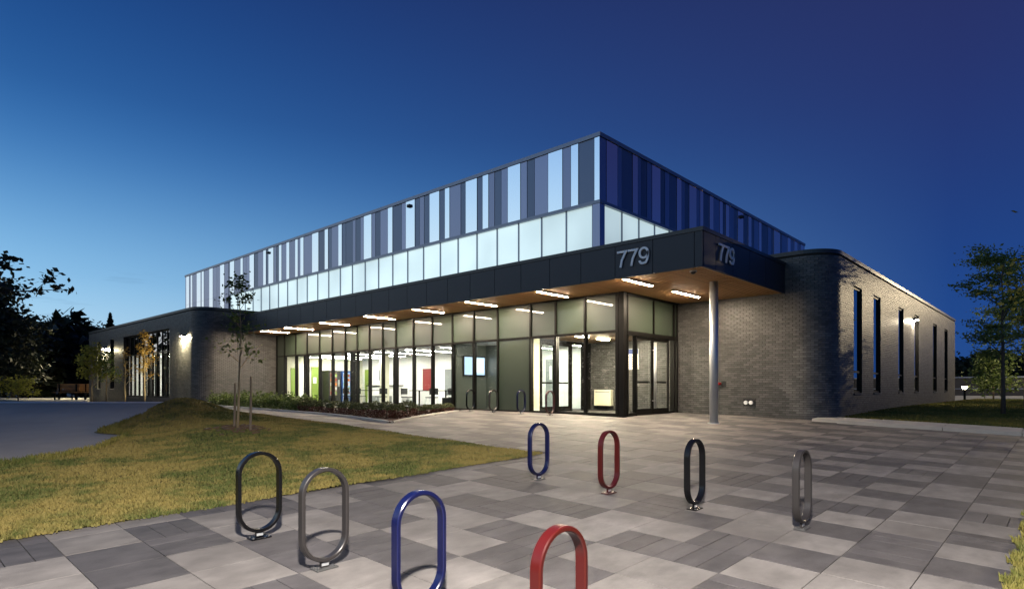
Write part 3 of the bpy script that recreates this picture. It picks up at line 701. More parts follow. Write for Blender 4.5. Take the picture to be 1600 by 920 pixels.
door(16.54, 17.565, YD+.01, 'l'); door(17.585, 18.64, YD+.01, 'r')
# ---- vestibule and lobby shell
YV = 13.6; XBK = 21.0; YE = 31.9
MB().box(XF+.10, XB, YD+.10, YV, FZ-.05, FZ).build('interior_floor', M['tile'], bld)
MB().box(XF+.10, XB, YD+.10, YV, TR+.0, TR+.05).build('interior_ceiling', M['tan'], bld)
MB().box(XF+.10, XBK, YV+.003, YE, FZ-.05, FZ-.001).build('interior_floor', M['floor'], bld)
MB().box(XF+.10, XBK, YV+.003, YE, TR+.045, TR+.08).build('interior_ceiling', M['ceil'], bld)
MB().box(XBK, XBK+.1, YV-.2, YE+.1, FZ-.05, 4.2).build('interior_wall', M['white'], bld)
MB().box(XF+.10, XBK, YE, YE+.1, FZ-.05, 4.2).build('interior_wall', M['cream'], bld)
MB().box(XB+.006, XB+.32, YD+.02, YV+.15, ZB, 4.2).build('interior_wall', M['mortar'], bld)
MB().box(XB+.33, XBK, YV, YV+.1, FZ, 4.2).build('interior_wall', M['white'], bld)
# inner screen of the vestibule at Y = YV
isf = MB(); 
for xq in (16.20, 17.06, 17.98, 18.72): isf.box(xq-.04, xq+.04, YV, YV+.10, FZ, TR-.003)
isf.box(16.16, 18.76, YV+.005, YV+.095, TR-.12, TR-.004); isf.box(18.76, XB, YV+.01, YV+.09, FZ, TR-.004)
isc = isf.build('inner_screen', M['frame'], bld)
MB().box(XF+.12, 16.16, YV+.02, YV+.09, FZ, TR-.004).build('wall_panel', M['cream'], isc)
MB().box(18.02, 18.68, YV+.04, YV+.052, FZ+.02, TR-.12).build('pane', M['glass'], isc)
door(16.24, 17.02, YV+.05, 'l'); door(17.10, 17.94, YV+.05, 'r')
MB().box(XF+.12, 17.4, 17.52, 17.60, FZ, TR).build('interior_wall', M['ggreen'], bld)
MB().box(17.4, 17.48, 14.9, 17.52, FZ, TR).build('interior_wall', M['ggreen'], bld)
MB().box(XF+.12, 17.4, 14.9, 14.98, FZ, TR).build('interior_wall', M['ggreen'], bld)
# lobby wall finishes (flat panels, doors)
MB().box(16.35, 16.80, YE-.03, YE-.003, FZ, 2.75).build('wall_panel', M['lime'], bld)
MB().box(16.86, 17.50, YE-.03, YE-.003, FZ, 3.0).build('wall_panel', M['white'], bld)
d = MB().box(17.60, 18.15, YE-.05, YE-.003, FZ, 2.85).build('door', M['lime'], bld); MB().box(17.68, 17.88, YE-.065, YE-.051, 1.9, 2.25).build('notice', M['white'], d)
MB().box(XBK-.03, XBK-.003, 30.9, 31.6, FZ, 2.75).build('wall_panel', M['lime'], bld)
MB().box(XBK-.03, XBK-.003, 23.4, 24.2, 1.25, 2.62).build('wall_panel', M['grey'], bld)
for ya, yb in ((16.8, 17.3), (18.1, 18.8)):
    d = MB().box(XBK-.05, XBK-.003, ya, yb, FZ, 2.9).build('door', M['grey'], bld); MB().box(XBK-.06, XBK-.051, ya+.15, ya+.28, 2.0, 2.6).build('pane', M['white'], d)
MB().box(18.6, 18.95, 26.3, 26.65, FZ, TR).build('interior_column', M['cream'], bld)
MB().box(XF+.40, XF+.55, 17.7, 18.7, FZ, FZ+.48).build('heater_cover', M['black'], bld)

# ------------------------------------------------------------------ light fittings
ordx = 'first second third fourth fifth sixth seventh eighth ninth tenth eleventh twelfth thirteenth fourteenth fifteenth'.split()
ordn = ['first','second','third','fourth','fifth','sixth','seventh','eighth']
CLY = [8.62,11.6,14.7,17.5,20.6,24.0,27.2,29.65]
for k, y in enumerate(CLY):
    e = empty('canopy_light', (14.35, y, SOF-.05), f'bright linear light under the canopy fascia, {ordn[k]} from the entrance corner', 'light', 'linear lights under the front canopy')
    MB().box(13.64, 15.12, y-.05, y+.05, SOF-.058, SOF-.014).build('housing', M['frame'], e)
    MB().box(13.66, 15.10, y-.038, y+.038, SOF-.063, SOF-.0582).build('lamp', M['lamp'], e)
e = empty('canopy_light', (17.2, 8.62, SOF-.05), 'bright linear light deep under the canopy beside the brick wall', 'light', 'linear lights under the front canopy')
MB().box(16.36, 18.0, 8.57, 8.67, SOF-.058, SOF-.014).build('housing', M['frame'], e); MB().box(16.38, 17.98, 8.582, 8.658, SOF-.063, SOF-.0582).build('lamp', M['lamp'], e)
for k, (xa, y) in enumerate(((16.4,15.8),(16.6,19.4),(16.6,21.8),(16.6,24.2),(16.6,26.6),(16.6,29.0),(16.6,30.8))):
    e = empty('ceiling_light', (xa+1.0, y, TR), f'linear ceiling light inside the lobby, {ordn[k]} from the entrance', 'light', 'linear lights on the lobby ceiling')
    x1 = xa+.9 if k == 0 else xa+3.6
    MB().box(xa, x1, y-.07, y+.07, TR-.01, TR+.044).build('housing', M['frame'], e); MB().box(xa+.02, x1-.02, y-.055, y+.055, TR-.022, TR-.011).build('lamp', M['room'], e)
for k, (xa, y) in enumerate(((17.8, 14.6), (17.9, 16.6))):  # unseen lights added to brighten the hall beyond the inner doors
    e = empty('ceiling_light', (xa+1.0, y, TR), 'added linear ceiling light in the hall behind the vestibule doors, '+('nearer' if k == 0 else 'farther')+' one', 'light', 'added linear lights on the hall ceiling')
    MB().box(xa, xa+2.8, y-.07, y+.07, TR-.01, TR+.044).build('housing', M['frame'], e); MB().box(xa+.02, xa+2.78, y-.055, y+.055, TR-.022, TR-.011).build('lamp', M['room'], e)
for k, (x, y) in enumerate(((16.3, 11.9), (17.7, 12.0))):
    e = empty('ceiling_light', (x, y, TR), 'short ceiling light in the glass vestibule '+('near the front pane' if k == 0 else 'near the brick wall'), 'light', 'lights on the vestibule ceiling')
    MB().box(x-.32, x+.32, y-.06, y+.06, TR-.03, TR-.002).build('housing', M['frame'], e); MB().box(x-.30, x+.30, y-.045, y+.045, TR-.042, TR-.031).build('lamp', M['vest'], e)
for k, y in enumerate((38.0, 40.5, 43.0)):
    e = empty('ceiling_light', (XL+2, y, 3.7), f'ceiling light behind the wide window of the left wing, {ordn[k]} from the rounded corner', 'light', 'lights in the left wing room')
    MB().box(XL+1.2, XL+3.6, y-.08, y+.08, 3.70, 3.738).build('housing', M['frame'], e); MB().box(XL+1.22, XL+3.58, y-.06, y+.06, 3.688, 3.699).build('lamp', M['room'], e)
def wall_pack(p, n, label, sc=1.0, m='pack'):
    e = empty('wall_light', p, label, 'wall light', 'wall lights on the brick wings'); n = Vector(n); u = Vector((-n.y, n.x, 0)); P = Vector(p)
    h = MB(); h.obox(P+n*.10, u, n, (0,0,1), .15*sc, .09, .05); h.build('housing', M['frame'], e)
    l = MB(); l.obox(P+n*.12+Vector((0,0,-.062)), u, n, (0,0,1), .10*sc, .055, .010); l.build('lens', M[m], e)
wall_pack((XL-.01, 33.90, 4.36), (-1,0,0), 'glaring wall light on the left wing beside its rounded corner')
wall_pack((XL-.01, 48.75, 4.36), (-1,0,0), 'wall light between the narrow windows at the far end of the left wing')
M['pack2'] = emit('small_wall_pack_lens', (1.0,.84,.6), WALL_E*.30)
wall_pack((31.55, YR-.01, 4.66), (0,-1,0), 'small wall light high between the slot windows of the right wing', .8, 'pack2')
def lamp_post(p, hgt, watt, label, col=(1.0,.92,.83), arm=(0,0), cone=152):
    z0 = G(*p)-.02; e = empty('street_lamp', (*p, z0), label, 'street lamp', 'pole lamps around the plaza')
    MB().tube([(*p, z0), (*p, z0+hgt)], [.075, .05], 12).build('pole', M['frame'], e, smooth=True)
    MB().tube([(*p, z0), (*p, z0+.05)], .14, 12).build('base', M['frame'], e)
    hx, hy = p[0]+arm[0], p[1]+arm[1]
    MB().box(hx-.28, hx+.28, hy-.16, hy+.16, z0+hgt+.02, z0+hgt+.10).build('head', M['frame'], e)
    MB().tube([(*p, z0+hgt), (hx, hy, z0+hgt+.05)], .03, 8).build('arm', M['frame'], e)
    ld = bpy.data.lights.new('lamp_light', 'SPOT'); ld.energy = watt; ld.color = col; ld.spot_size = rad(cone); ld.spot_blend = .18; ld.shadow_soft_size = .11
    lo = bpy.data.objects.new('lamp_light', ld); C.objects.link(lo); lo.parent = e; lo.location = Vector((hx, hy, z0+hgt-.02))-Vector((*p, z0))
lamp_post((-.75, -.85), 4.42, LAMP_W, 'pole lamp standing on the plaza behind the viewpoint', arm=(.8,.9), cone=164)
lamp_post((50.0, -2.5), 8.0, LAMP2_W*6, 'tall pole lamp beyond the verge on the right', (1.0,.80,.50), cone=176)

# ------------------------------------------------------------------ bicycle racks
def rack_mesh(hw=.185, hh=.346, bw=.034, th=.015):
    R = hw; st = hh-R; path = []
    for a in np.linspace(0, math.pi, 19): path.append((R*math.cos(a), st+R*math.sin(a), math.cos(a), math.sin(a)))
    for a in np.linspace(math.pi, 2*math.pi, 19): path.append((R*math.cos(a), -st+R*math.sin(a), math.cos(a), math.sin(a)))
    c = .006; sec = [(-bw,-th+c),(-bw+c,-th),(bw-c,-th),(bw,-th+c),(bw,th-c),(bw-c,th),(-bw+c,th),(-bw,th-c)]
    mb = MB(); n = len(path); k = len(sec)
    for (x, z, nx, nz) in path:
        for (yy, tt) in sec: mb.v.append((x+nx*tt, yy, z+nz*tt))
    for i in range(n):
        for j in range(k):
            a = i*k+j; b_ = i*k+(j+1)%k; c_ = ((i+1)%n)*k+(j+1)%k; d = ((i+1)%n)*k+j; mb.f.append((a, b_, c_, d))
    return mb
RM = {'black': mat('black_powder_coat', (.003,.003,.0035), .25, spec=.4), 'grey': mat('grey_powder_coat', (.032,.029,.029), .32, metal=.3), 'blue': mat('navy_powder_coat', (.003,.0045,.032), .25, spec=.45), 'red': mat('red_powder_coat', (.042,.0036,.0032), .28, spec=.45)}
M['plate'] = mat('dull_steel_plate', (.10,.10,.10), .5, metal=.5)
def rack(x, y, colr, label, group):
    z0 = G(x, y); e = empty('bike_rack', (x, y, z0), label, 'bike rack', group); m = RM[colr]
    tx, ty = (G(x+.1, y)-z0)/.1, (G(x, y+.1)-z0)/.1
    hp = rack_mesh(); hp.v = [(a, b_, c_+.055+.361) for a, b_, c_ in hp.v]; o = hp.build('hoop', m, e, smooth=True, world=False)
    o.data.polygons.foreach_set('use_smooth', [True]*len(o.data.polygons))
    bv = o.modifiers.new('edges', 'EDGE_SPLIT'); bv.split_angle = rad(40)
    MB().box(-.035, .035, -.012, .012, .008, .062).build('stem', m, e, world=False)
    pl = MB().box(-.09, .09, -.055, .055, .002, .012); pl.v = [(a, b_, c_+a*tx+b_*ty) for a, b_, c_ in pl.v]; pm = pl.build('base_plate', m if colr in ('red','black') else M['plate'], e, world=False)
    MB().box(-.030, .030, -.0135, -.0122, .024, .048).build('maker_plate', M['steel'], e, world=False)
    for sx_ in (-1, 1):
        for sy_ in (-1, 1): MB().tube([(sx_*.07, sy_*.038, .010+sx_*.07*tx), (sx_*.07, sy_*.038, .021+sx_*.07*tx)], .009, 6).build('anchor_bolt', M['plate'], e, world=False)
g1, g2, g3 = 'bike racks nearest the lawn edge', 'bike racks in the second row', 'bike racks in front of the glazing'
rack(2.45, 5.36, 'black', 'black oval bike rack closest to the lawn in the front row', g1)
rack(2.44, 4.225, 'grey', 'grey oval bike rack between the black and the navy one in the front row', g1)
rack(2.44, 3.06, 'blue', 'navy blue oval bike rack in the foreground cut by the bottom edge', g1)
rack(2.42, 1.905, 'red', 'red oval bike rack in the foreground cut by the bottom edge', g1)
rack(6.34, 5.36, 'blue', 'navy blue oval bike rack near the tip of the lawn', g2)
rack(6.30, 4.19, 'red', 'red oval bike rack in the second row between blue and black', g2)
rack(6.29, 3.055, 'black', 'black oval bike rack in the second row between red and grey', g2)
rack(6.31, 1.94, 'grey', 'grey oval bike rack standing farthest right on the plaza', g2)
for px, colr, lab in ((735,'black','small distant black bike rack before the screen window, left of four'),(770.5,'grey','small distant grey bike rack before the screen window, second of four'),(814,'blue','small distant navy bike rack before the opaque green panel'),(859,'red','small distant red bike rack before the vestibule pane')):
    t_ = (px-800)/944; xr = 14.60; rack(xr, xr*(t_*CR[1]+CF[1])/(t_*CR[0]+CF[0]), colr, lab, g3)

# ------------------------------------------------------------------ small things on and in the building
M['pipered'] = mat('red_enamel', (.50,.015,.012), .35)
e = empty('fire_connection', (XB, 8.40, 1.72), 'red and black siamese pipe connection on the brick wall by the column', 'hydrant')
MB().box(XB-.03, XB-.012, 8.24, 8.40, 1.66, 1.84).build('plate', M['black'], e)
MB().tube([(XB-.03, 8.42, 1.76), (XB-.10, 8.46, 1.76), (XB-.16, 8.56, 1.74)], [.045,.05,.045], 10).build('pipe', M['pipered'], e, smooth=True)
MB().tube([(XB-.15, 8.545, 1.742), (XB-.19, 8.61, 1.73)], .055, 10).build('cap', M['num'], e, smooth=True)
e = empty('wall_plate', (XB, 7.48, 1.12), 'small dark wall plate with two pale round fittings low on the brick wall', 'plate')
MB().box(XB-.035, XB-.011, 7.30, 7.67, 1.06, 1.28).build('plate', M['black'], e)
for y in (7.58, 7.42): MB().tube([(XB-.036, y, 1.16), (XB-.09, y, 1.16)], .062, 12).build('fitting', M['num'], e)
e = empty('camera_dome', (14.02, 6.85, SOF-.08), 'small dome security camera under the canopy corner', 'camera')
MB().tube([(14.02,6.85,SOF-.014),(14.02,6.85,SOF-.05)], .085, 14).build('base', M['num'], e); MB().tube([(14.02,6.85,SOF-.05),(14.02,6.85,SOF-.085),(14.02,6.85,SOF-.10)], [.07,.055,.02], 14).build('dome', M['black'], e, smooth=True)
for k, (p, lab) in enumerate((((XU-.05, inX(419.5), 9.98),'tiny camera box at the roof edge near the far end'), ((XU-.05, inX(640), 9.98),'tiny camera box at the roof edge over the middle of the facade'))):
    e = empty('roof_camera', p, lab, 'camera'); MB().box(p[0]-.05, p[0]+.045, p[1]-.10, p[1]+.10, p[2]-.06, p[2]+.06).build('housing', M['black'], e); MB().tube([(p[0]-.05,p[1],p[2]-.02),(p[0]-.08,p[1],p[2]-.025)], .03, 10).build('lens', M['black'], e)
p = (inY(1158), YU-.05, 9.98); e = empty('roof_camera', p, 'tiny camera box at the roof edge over the dark side', 'camera')
MB().box(p[0]-.12, p[0]+.12, p[1]-.05, p[1]+.045, p[2]-.06, p[2]+.06).build('housing', M['black'], e); MB().tube([(p[0],p[1]-.05,p[2]-.02),(p[0],p[1]-.08,p[2]-.025)], .03, 10).build('lens', M['black'], e)
# vestibule: heater cabinet, sign
e = empty('wall_heater', (XB-.02, 12.9, .98), 'cream wall heater cabinet low on the brick wall inside the vestibule', 'heater')
MB().box(XB-.20, XB-.012, 12.58, 13.32, .96, 1.56).build('cabinet', M['cream'], e); MB().box(XB-.205, XB-.201, 12.64, 13.26, 1.46, 1.50).build('grille', M['grey'], e)
M['signblue'] = mat('blue_print', (.02,.05,.22), .5); M['paper'] = mat('paper', (.70,.68,.62), .7)
e = empty('notice_board', (XB-.02, 11.8, 2.3), 'white notice with blue header on the brick wall seen through the entrance', 'sign')
MB().box(XB-.045, XB-.012, 11.48, 12.12, 2.30, 3.05).build('board', M['paper'], e); MB().box(XB-.048, XB-.0455, 11.49, 12.11, 2.86, 3.04).build('header', M['signblue'], e)
for q in range(5): MB().box(XB-.048, XB-.0455, 11.60, 12.0-.05*(q % 3), 2.74-q*.085, 2.765-q*.085).build('text_line', M['grey'], e)
# lobby: television, notice rack, vending machines, tables, chairs
M['screen'] = emit('lit_screen', (.55,.75,1.0), 1.6); M['screenw'] = emit('screen_panel_white', (1,1,1), 2.0)
tv_y = 17.50; e = empty('television', (16.9, tv_y, 2.2), 'lit flat television screen on the grey green wall behind the glazing', 'television')
MB().box(16.10, 17.30, 17.46, 17.515, 2.10, 2.90).build('bezel', M['black'], e); MB().box(16.15, 17.25, 17.452, 17.4595, 2.15, 2.85).build('screen', M['screen'], e); MB().box(16.60, 17.20, 17.448, 17.4515, 2.25, 2.78).build('picture', M['screenw'], e)
e = empty('brochure_rack', (XBK-.05, 25.6, 1.55), 'red brochure rack on the white lobby wall', 'rack')
MB().box(XBK-.06, XBK-.012, 25.2, 26.0, 1.50, 2.68).build('panel', M['signred'], e)
for q in range(4): MB().box(XBK-.10, XBK-.061, 25.25, 25.95, 1.58+q*.28, 1.70+q*.28).build('pocket', M['signred'], e)
def vending(x0, x1, label, blue):
    e = empty('vending_machine', ((x0+x1)/2, YE-.4, FZ), label, 'vending machine')
    MB().box(x0, x1, YE-.80, YE-.02, FZ, FZ+1.88).build('cabinet', M['black'] if not blue else M['vblue'], e)
    MB().box(x0+.06, x1-.24, YE-.815, YE-.801, FZ+.45, FZ+1.78).build('display', M['vglow' if not blue else 'vglowb'], e)
    for r_ in range(5):
        for c_ in range(4):
            xx_ = x0+.09+c_*(x1-x0-.36)/4; MB().box(xx_, xx_+.10, YE-.83, YE-.816, FZ+.52+r_*.25, FZ+.68+r_*.25).build('product', [M['signred'],M['prod1'],M['prod2'],M['lime']][(r_*3+c_+blue) % 4], e)
    MB().box(x1-.19, x1-.07, YE-.82, YE-.801, FZ+.95, FZ+1.35).build('keypad', M['grey'], e)
    MB().box(x0+.10, x1-.28, YE-.81, YE-.801, FZ+.12, FZ+.32).build('hatch', M['frame'], e)
M['vblue'] = mat('blue_cabinet', (.02,.06,.20), .3); M['vglow'] = emit('lit_display_warm', (1.0,.75,.55), .35); M['vglowb'] = emit('lit_display_cool', (.45,.70,1.0), .9)
M['prod1'] = mat('product_orange', (.5,.18,.02), .4); M['prod2'] = mat('product_white', (.6,.6,.6), .4)
e = empty('reception_counter', (20.0, 28.2, FZ), 'white reception counter with dark top at the back of the lobby', 'counter')
MB().box(19.7, 20.3, 27.0, 29.4, FZ, FZ+.98).build('front', M['white'], e); MB().box(19.62, 20.36, 26.94, 29.46, FZ+.981, FZ+1.03).build('top', M['frame'], e); MB().box(19.685, 19.699, 27.1, 29.3, FZ+.10, FZ+.45).build('kick_panel', M['grey'], e)
for k, (y, z, w_, h_, mm, lab) in enumerate(((22.6,2.2,.6,.8,'grey','grey poster on the white wall near the corner'),(29.9,2.4,.4,.55,'vblue','dark blue notice left of the counter'))):
    e = empty('poster', (XBK-.01, y, z-h_/2), lab, 'poster', 'posters on the lobby wall'); MB().box(XBK-.02, XBK-.006, y-w_/2-.03, y+w_/2+.03, z-h_/2-.03, z+h_/2+.03).build('frame', M['frame'], e); MB().box(XBK-.026, XBK-.0205, y-w_/2, y+w_/2, z-h_/2, z+h_/2).build('print', M[mm], e)
vending(18.25, 19.00, 'dark snack vending machine against the lobby end wall', 0)
vending(19.10, 19.85, 'blue lit drinks vending machine against the lobby end wall', 1)
def table(x, y, label):
    e = empty('table', (x, y, FZ), label, 'table', 'lobby tables')
    MB().tube([(x,y,FZ+.74),(x,y,FZ+.77)], .45, 24).build('top', M['frame'], e); MB().tube([(x,y,FZ+.02),(x,y,FZ+.74)], .035, 10).build('pedestal', M['frame'], e); MB().tube([(x,y,FZ),(x,y,FZ+.02)], .27, 20).build('base', M['frame'], e)
def chair(x, y, rz, label):
    e = empty('chair', (x, y, FZ), label, 'chair', 'lobby chairs'); e.rotation_euler = (0,0,rz)
    MB().box(-.21,.21,-.21,.21,.43,.47).build('seat', M['black'], e, world=False)
    MB().box(-.21,.21,.19,.23,.58,.86).build('backrest', M['black'], e, world=False)
    for sx_ in (-1,1):
        for sy_ in (-1,1): MB().tube([(sx_*.20,sy_*.20,0),(sx_*.18,sy_*.18,.43)], .012, 6).build('leg', M['steel'], e, world=False)
        MB().tube([(sx_*.19,.20,.45),(sx_*.19,.215,.60)], .012, 6).build('back_post', M['steel'], e, world=False)
table(17.3, 25.6, 'round pedestal table left of the cream lobby column'); table(17.2, 21.6, 'round pedestal table in the lobby behind the middle panes'); table(17.3, 19.9, 'round pedestal table nearest the grey green lobby wall'); table(18.6, 28.6, 'round pedestal table in front of the vending machines')
for k, (x, y, r_) in enumerate(((17.3,26.5,0.1),(17.4,24.8,3.0),(17.2,22.45,.2),(17.3,20.85,2.9),(17.9,20.0,1.4),(18.5,29.5,.1),(18.0,28.2,-1.9))):
    chair(x, y, r_, ['black chair at the far side of the table left of the lobby column','black chair on the near side of the table left of the lobby column','black chair left of the table behind the middle panes','black chair between the two tables nearest the entrance','black chair behind the table nearest the grey green wall','black chair tucked by the vending machines','black chair turned away from the vending machine table'][k])

# ------------------------------------------------------------------ plants
def leafcloud(P, size, up=.3, jit=.5, aspect=.55):
    n = len(P); a = rng.normal(size=(n,3)); a[:,2] *= .6; a /= np.linalg.norm(a, axis=1)[:,None]; b_ = rng.normal(size=(n,3)); b_ -= (a*b_).sum(1)[:,None]*a; b_ /= np.linalg.norm(b_, axis=1)[:,None]
    s = size*rng.uniform(1-jit, 1+jit, n); a *= s[:,None]; b_ *= (s*aspect)[:,None]
    V = np.stack([P-a, P+b_*.9, P+a, P-b_*.9], 1).reshape(-1,3); return V, np.arange(4*n).reshape(-1,4)
def branches(base, h, lean, n, spread, up, r0, z_from=.35, seed=0, sub=3, dome=False):
    rr = random.Random(seed); mb = MB(); tips = []; base = Vector(base); pts = [base+Vector((lean[0]*t*h+rr.gauss(0,.012*h)*t, lean[1]*t*h+rr.gauss(0,.012*h)*t, h*t)) for t in np.linspace(0,1,8)]
    mb.tube(pts, [r0*(1-.85*t) for t in np.linspace(0,1,8)], 8)
    for k in range(n):
        t = z_from+(1-z_from)*(k+rr.random()*.8)/n; t = min(t, .97); i = min(int(t*7), 6); p = pts[i].lerp(pts[i+1], t*7-i); az = k*2.4+rr.uniform(-.5,.5)
        u_ = (t-z_from)/(1-z_from); L = spread*((.62+.5*math.sin(math.pi*min(1, u_*.9+.12))) if dome else (1.15-.75*u_))*rr.uniform(.7,1.15); d = Vector((math.cos(az), math.sin(az), up*rr.uniform(.6,1.4))); e1 = p+d*L*.55; e2 = e1+Vector((d.x,d.y,d.z*.55+rr.uniform(-.1,.25)))*L*.5
        mb.tube([p, e1, e2], [r0*.42*(1-t*.6), r0*.25*(1-t*.5), r0*.06], 5, False); tips += [e1, e1.lerp(e2,.5), e2]
        for s_ in range(sub):
            q = p.lerp(e2, rr.uniform(.35,.95)); e3 = q+Vector((rr.gauss(0,1),rr.gauss(0,1),rr.uniform(.0,.9))).normalized()*L*.38; mb.tube([q, e3], [r0*.12, r0*.04], 4, False); tips += [q.lerp(e3,.6), e3]
    tips.append(pts[-1]); return mb, tips
def tree(name, base, h, label, cat='tree', lean=(0,0), n=12, spread=1., up=.6, r0=.05, zf=.35, seed=1, nl=2500, ls=.06, cl=.28, lm='leaf', bark='bark', flat=1., group=None, sub=3, dome=False):
    e = empty(name, base, label, cat, group); mb, tips = branches(base, h, lean, n, spread, up, r0, zf, seed, sub, dome); mb.build('trunk', M[bark], e, smooth=True)
    T = np.array([tuple(t) for t in tips]); idx = rng.integers(0, len(T), nl); P = T[idx]+rng.normal(size=(nl,3))*cl*np.array([1,1,.8*flat])
    V, F = leafcloud(P, ls); fastmesh('crown', V, F, M[lm], e); return e
# young staked tree on the lawn
yx, yy_ = 5.43, 12.90; zy = float(lawnz(yx, yy_)); yt = tree('young_tree', (yx, yy_, zy), 3.12, 'thin young tree between two wooden stakes on the lawn', lean=(.02,-.005), n=16, spread=.42, up=1.1, r0=.030, zf=.40, seed=5, nl=620, ls=.042, cl=.075, lm='leaf', bark='barkl', sub=2)
for k, (px, hgt, lab) in enumerate(((366,.95,'left wooden stake beside the thin young tree'),(391,1.12,'right wooden stake beside the thin young tree'))):
    t_ = (px-800)/944; d = 12.70-.1*k; x, y = CF[0]*d+CR[0]*d*t_, CF[1]*d+CR[1]*d*t_; z = float(lawnz(x, y))
    o = MB().tube([(x,y,z-.1),(x+.01,y,z+hgt*.5),(x+.012,y-.01,z+hgt)], [.026,.024,.020], 7).build('tree_stake', M['stake']); tag(o, lab, 'stake', 'stakes of the young tree')
P = rng.normal(size=(60,2))*.28; so = MB()
for k in range(60):
    x, y = yx+P[k,0], yy_+P[k,1]; z = float(lawnz(x, y)); s = random.uniform(.03,.08); so.obox((x,y,z+.01), (random.random(),1,0), (1,-random.random(),.2), (0,0,1), s, s*.8, s*.4)
tag(so.build('soil_patch', M['soil']), 'loose brown soil around the foot of the young tree', 'soil', kind='stuff')
# small lit trees in front of the left wing
for k, (px, d, h, lm, lab, sp_, n_) in enumerate(((143,33.5,2.9,'leafy','round yellow green tree at the far end of the left wing',.62,14),(166,34,2.8,'leaf','narrow green tree before the narrow window of the left wing',.45,12),(195,33,2.9,'leafo','bare looking small tree left of the wide window',.42,14),(226,32,3.7,'leafo','amber lit small tree in front of the wide window',.5,15))):
    t_ = (px-800)/944; x, y = CF[0]*d+CR[0]*d*t_, CF[1]*d+CR[1]*d*t_
    tree('small_tree', (x, y, G(x,y)), h, lab, n=n_, spread=sp_, up=1.3, r0=.05, zf=.30, seed=20+k, nl=(1500,800,200,900)[k], ls=(.070,.06,.045,.05)[k], cl=(.15,.12,.08,.10)[k], lm=lm, bark='barkl', group='small trees along the left wing')
# perennials and box hedge in the planting bed
for k in range(15):
    px = 478+k*15.8; t_ = (px-800)/944; f_ = k/14; x0, y0 = 10.22+(9.75-10.22)*f_, 18.6+(13.6-18.6)*f_
    s_ = None
    # intersect the view column with the hedge line, a step inside the bed kerb
    ax, ay = 11.5+.42, 30.6; bx_, by_ = 9.45+.5, 13.55
    dx, dy_ = CF[0]+CR[0]*t_, CF[1]+CR[1]*t_; den = dx*(by_-ay)-dy_*(bx_-ax); dd = (ax*(by_-ay)-ay*(bx_-ax))/den; x, y = dx*dd, dy_*dd
    if y < 13.5 or px > 612:   # turned along the short side of the bed
        ax, ay, bx_, by_ = 9.95, 13.75, 14.4, 16.45; den = dx*(by_-ay)-dy_*(bx_-ax); dd = (ax*(by_-ay)-ay*(bx_-ax))/den; x, y = dx*dd, dy_*dd
    hh_ = random.uniform(.40,.50)*(1 if px < 640 else .72); e = empty('box_shrub', (x, y, .765), f'{ordx[k]} clipped box shrub from the left in the hedge before the glazing', 'shrub', 'low hedge along the planting bed')
    n = 900; U = rng.normal(size=(n,3)); U /= np.linalg.norm(U, axis=1)[:,None]; R_ = rng.uniform(.55,1.0,n)**.6; rx = random.uniform(.24,.31)
    P = U*R_[:,None]*np.array([rx,rx,hh_*.52])+np.array([x,y,.765+hh_*.5]); V, F = leafcloud(P, .030)
    low = P[:,2] < .765+hh_*.52
    for sel, mm, nm in ((~low,'box','foliage'),(low,'barb','lower_foliage')):
        Vs = V.reshape(-1,4,3)[sel].reshape(-1,3); fastmesh(nm, Vs, np.arange(len(Vs)).reshape(-1,4), M[mm], e)
    MB().tube([(x,y,.74),(x,y,.765+hh_*.5)], [.03,.012], 6).build('stem', M['bark'], e)
for k in range(9):
    px = 342+k*16.5; t_ = (px-800)/944; ax, ay, bx_, by_ = 12.1, 30.9, 10.7, 19.0; dx, dy_ = CF[0]+CR[0]*t_, CF[1]+CR[1]*t_; den = dx*(by_-ay)-dy_*(bx_-ax); dd = (ax*(by_-ay)-ay*(bx_-ax))/den; x, y = dx*dd, dy_*dd
    e = empty('perennial_plant', (x,y,.765), f'{ordx[k]} loose leafy perennial from the left beside the left brick return', 'plant', 'loose plants in the planting bed'); n = 420; st = MB(); tips = []
    for s_ in range(16):
        a = random.uniform(0,6.28); L = random.uniform(.25,.55); hgt = random.uniform(.25,.62); tp = Vector((x+math.cos(a)*L, y+math.sin(a)*L, .765+hgt)); md = Vector((x,y,.765)).lerp(tp,.5)+Vector((0,0,.12)); st.tube([(x,y,.76), md, tp], [.008,.006,.003], 4, False)
        tips += [tuple(md), tuple(tp), tuple(md.lerp(tp,.5))]
    st.build('stem', M['bark'], e); T = np.array(tips); P = T[rng.integers(0,len(T),n)]+rng.normal(size=(n,3))*.08; P2 = np.array([x,y,.80])+np.abs(rng.normal(size=(350,3)))*np.array([1,1,.16])*np.where(rng.random((350,3))<.5,-1,1)*np.array([.26,.26,0])+np.stack([0*rng.random(350),0*rng.random(350),rng.uniform(0,.4,350)],-1); P = np.concatenate([P,P2]); V, F = leafcloud(P, .055); fastmesh('foliage', V, F, M['leaf'], e)
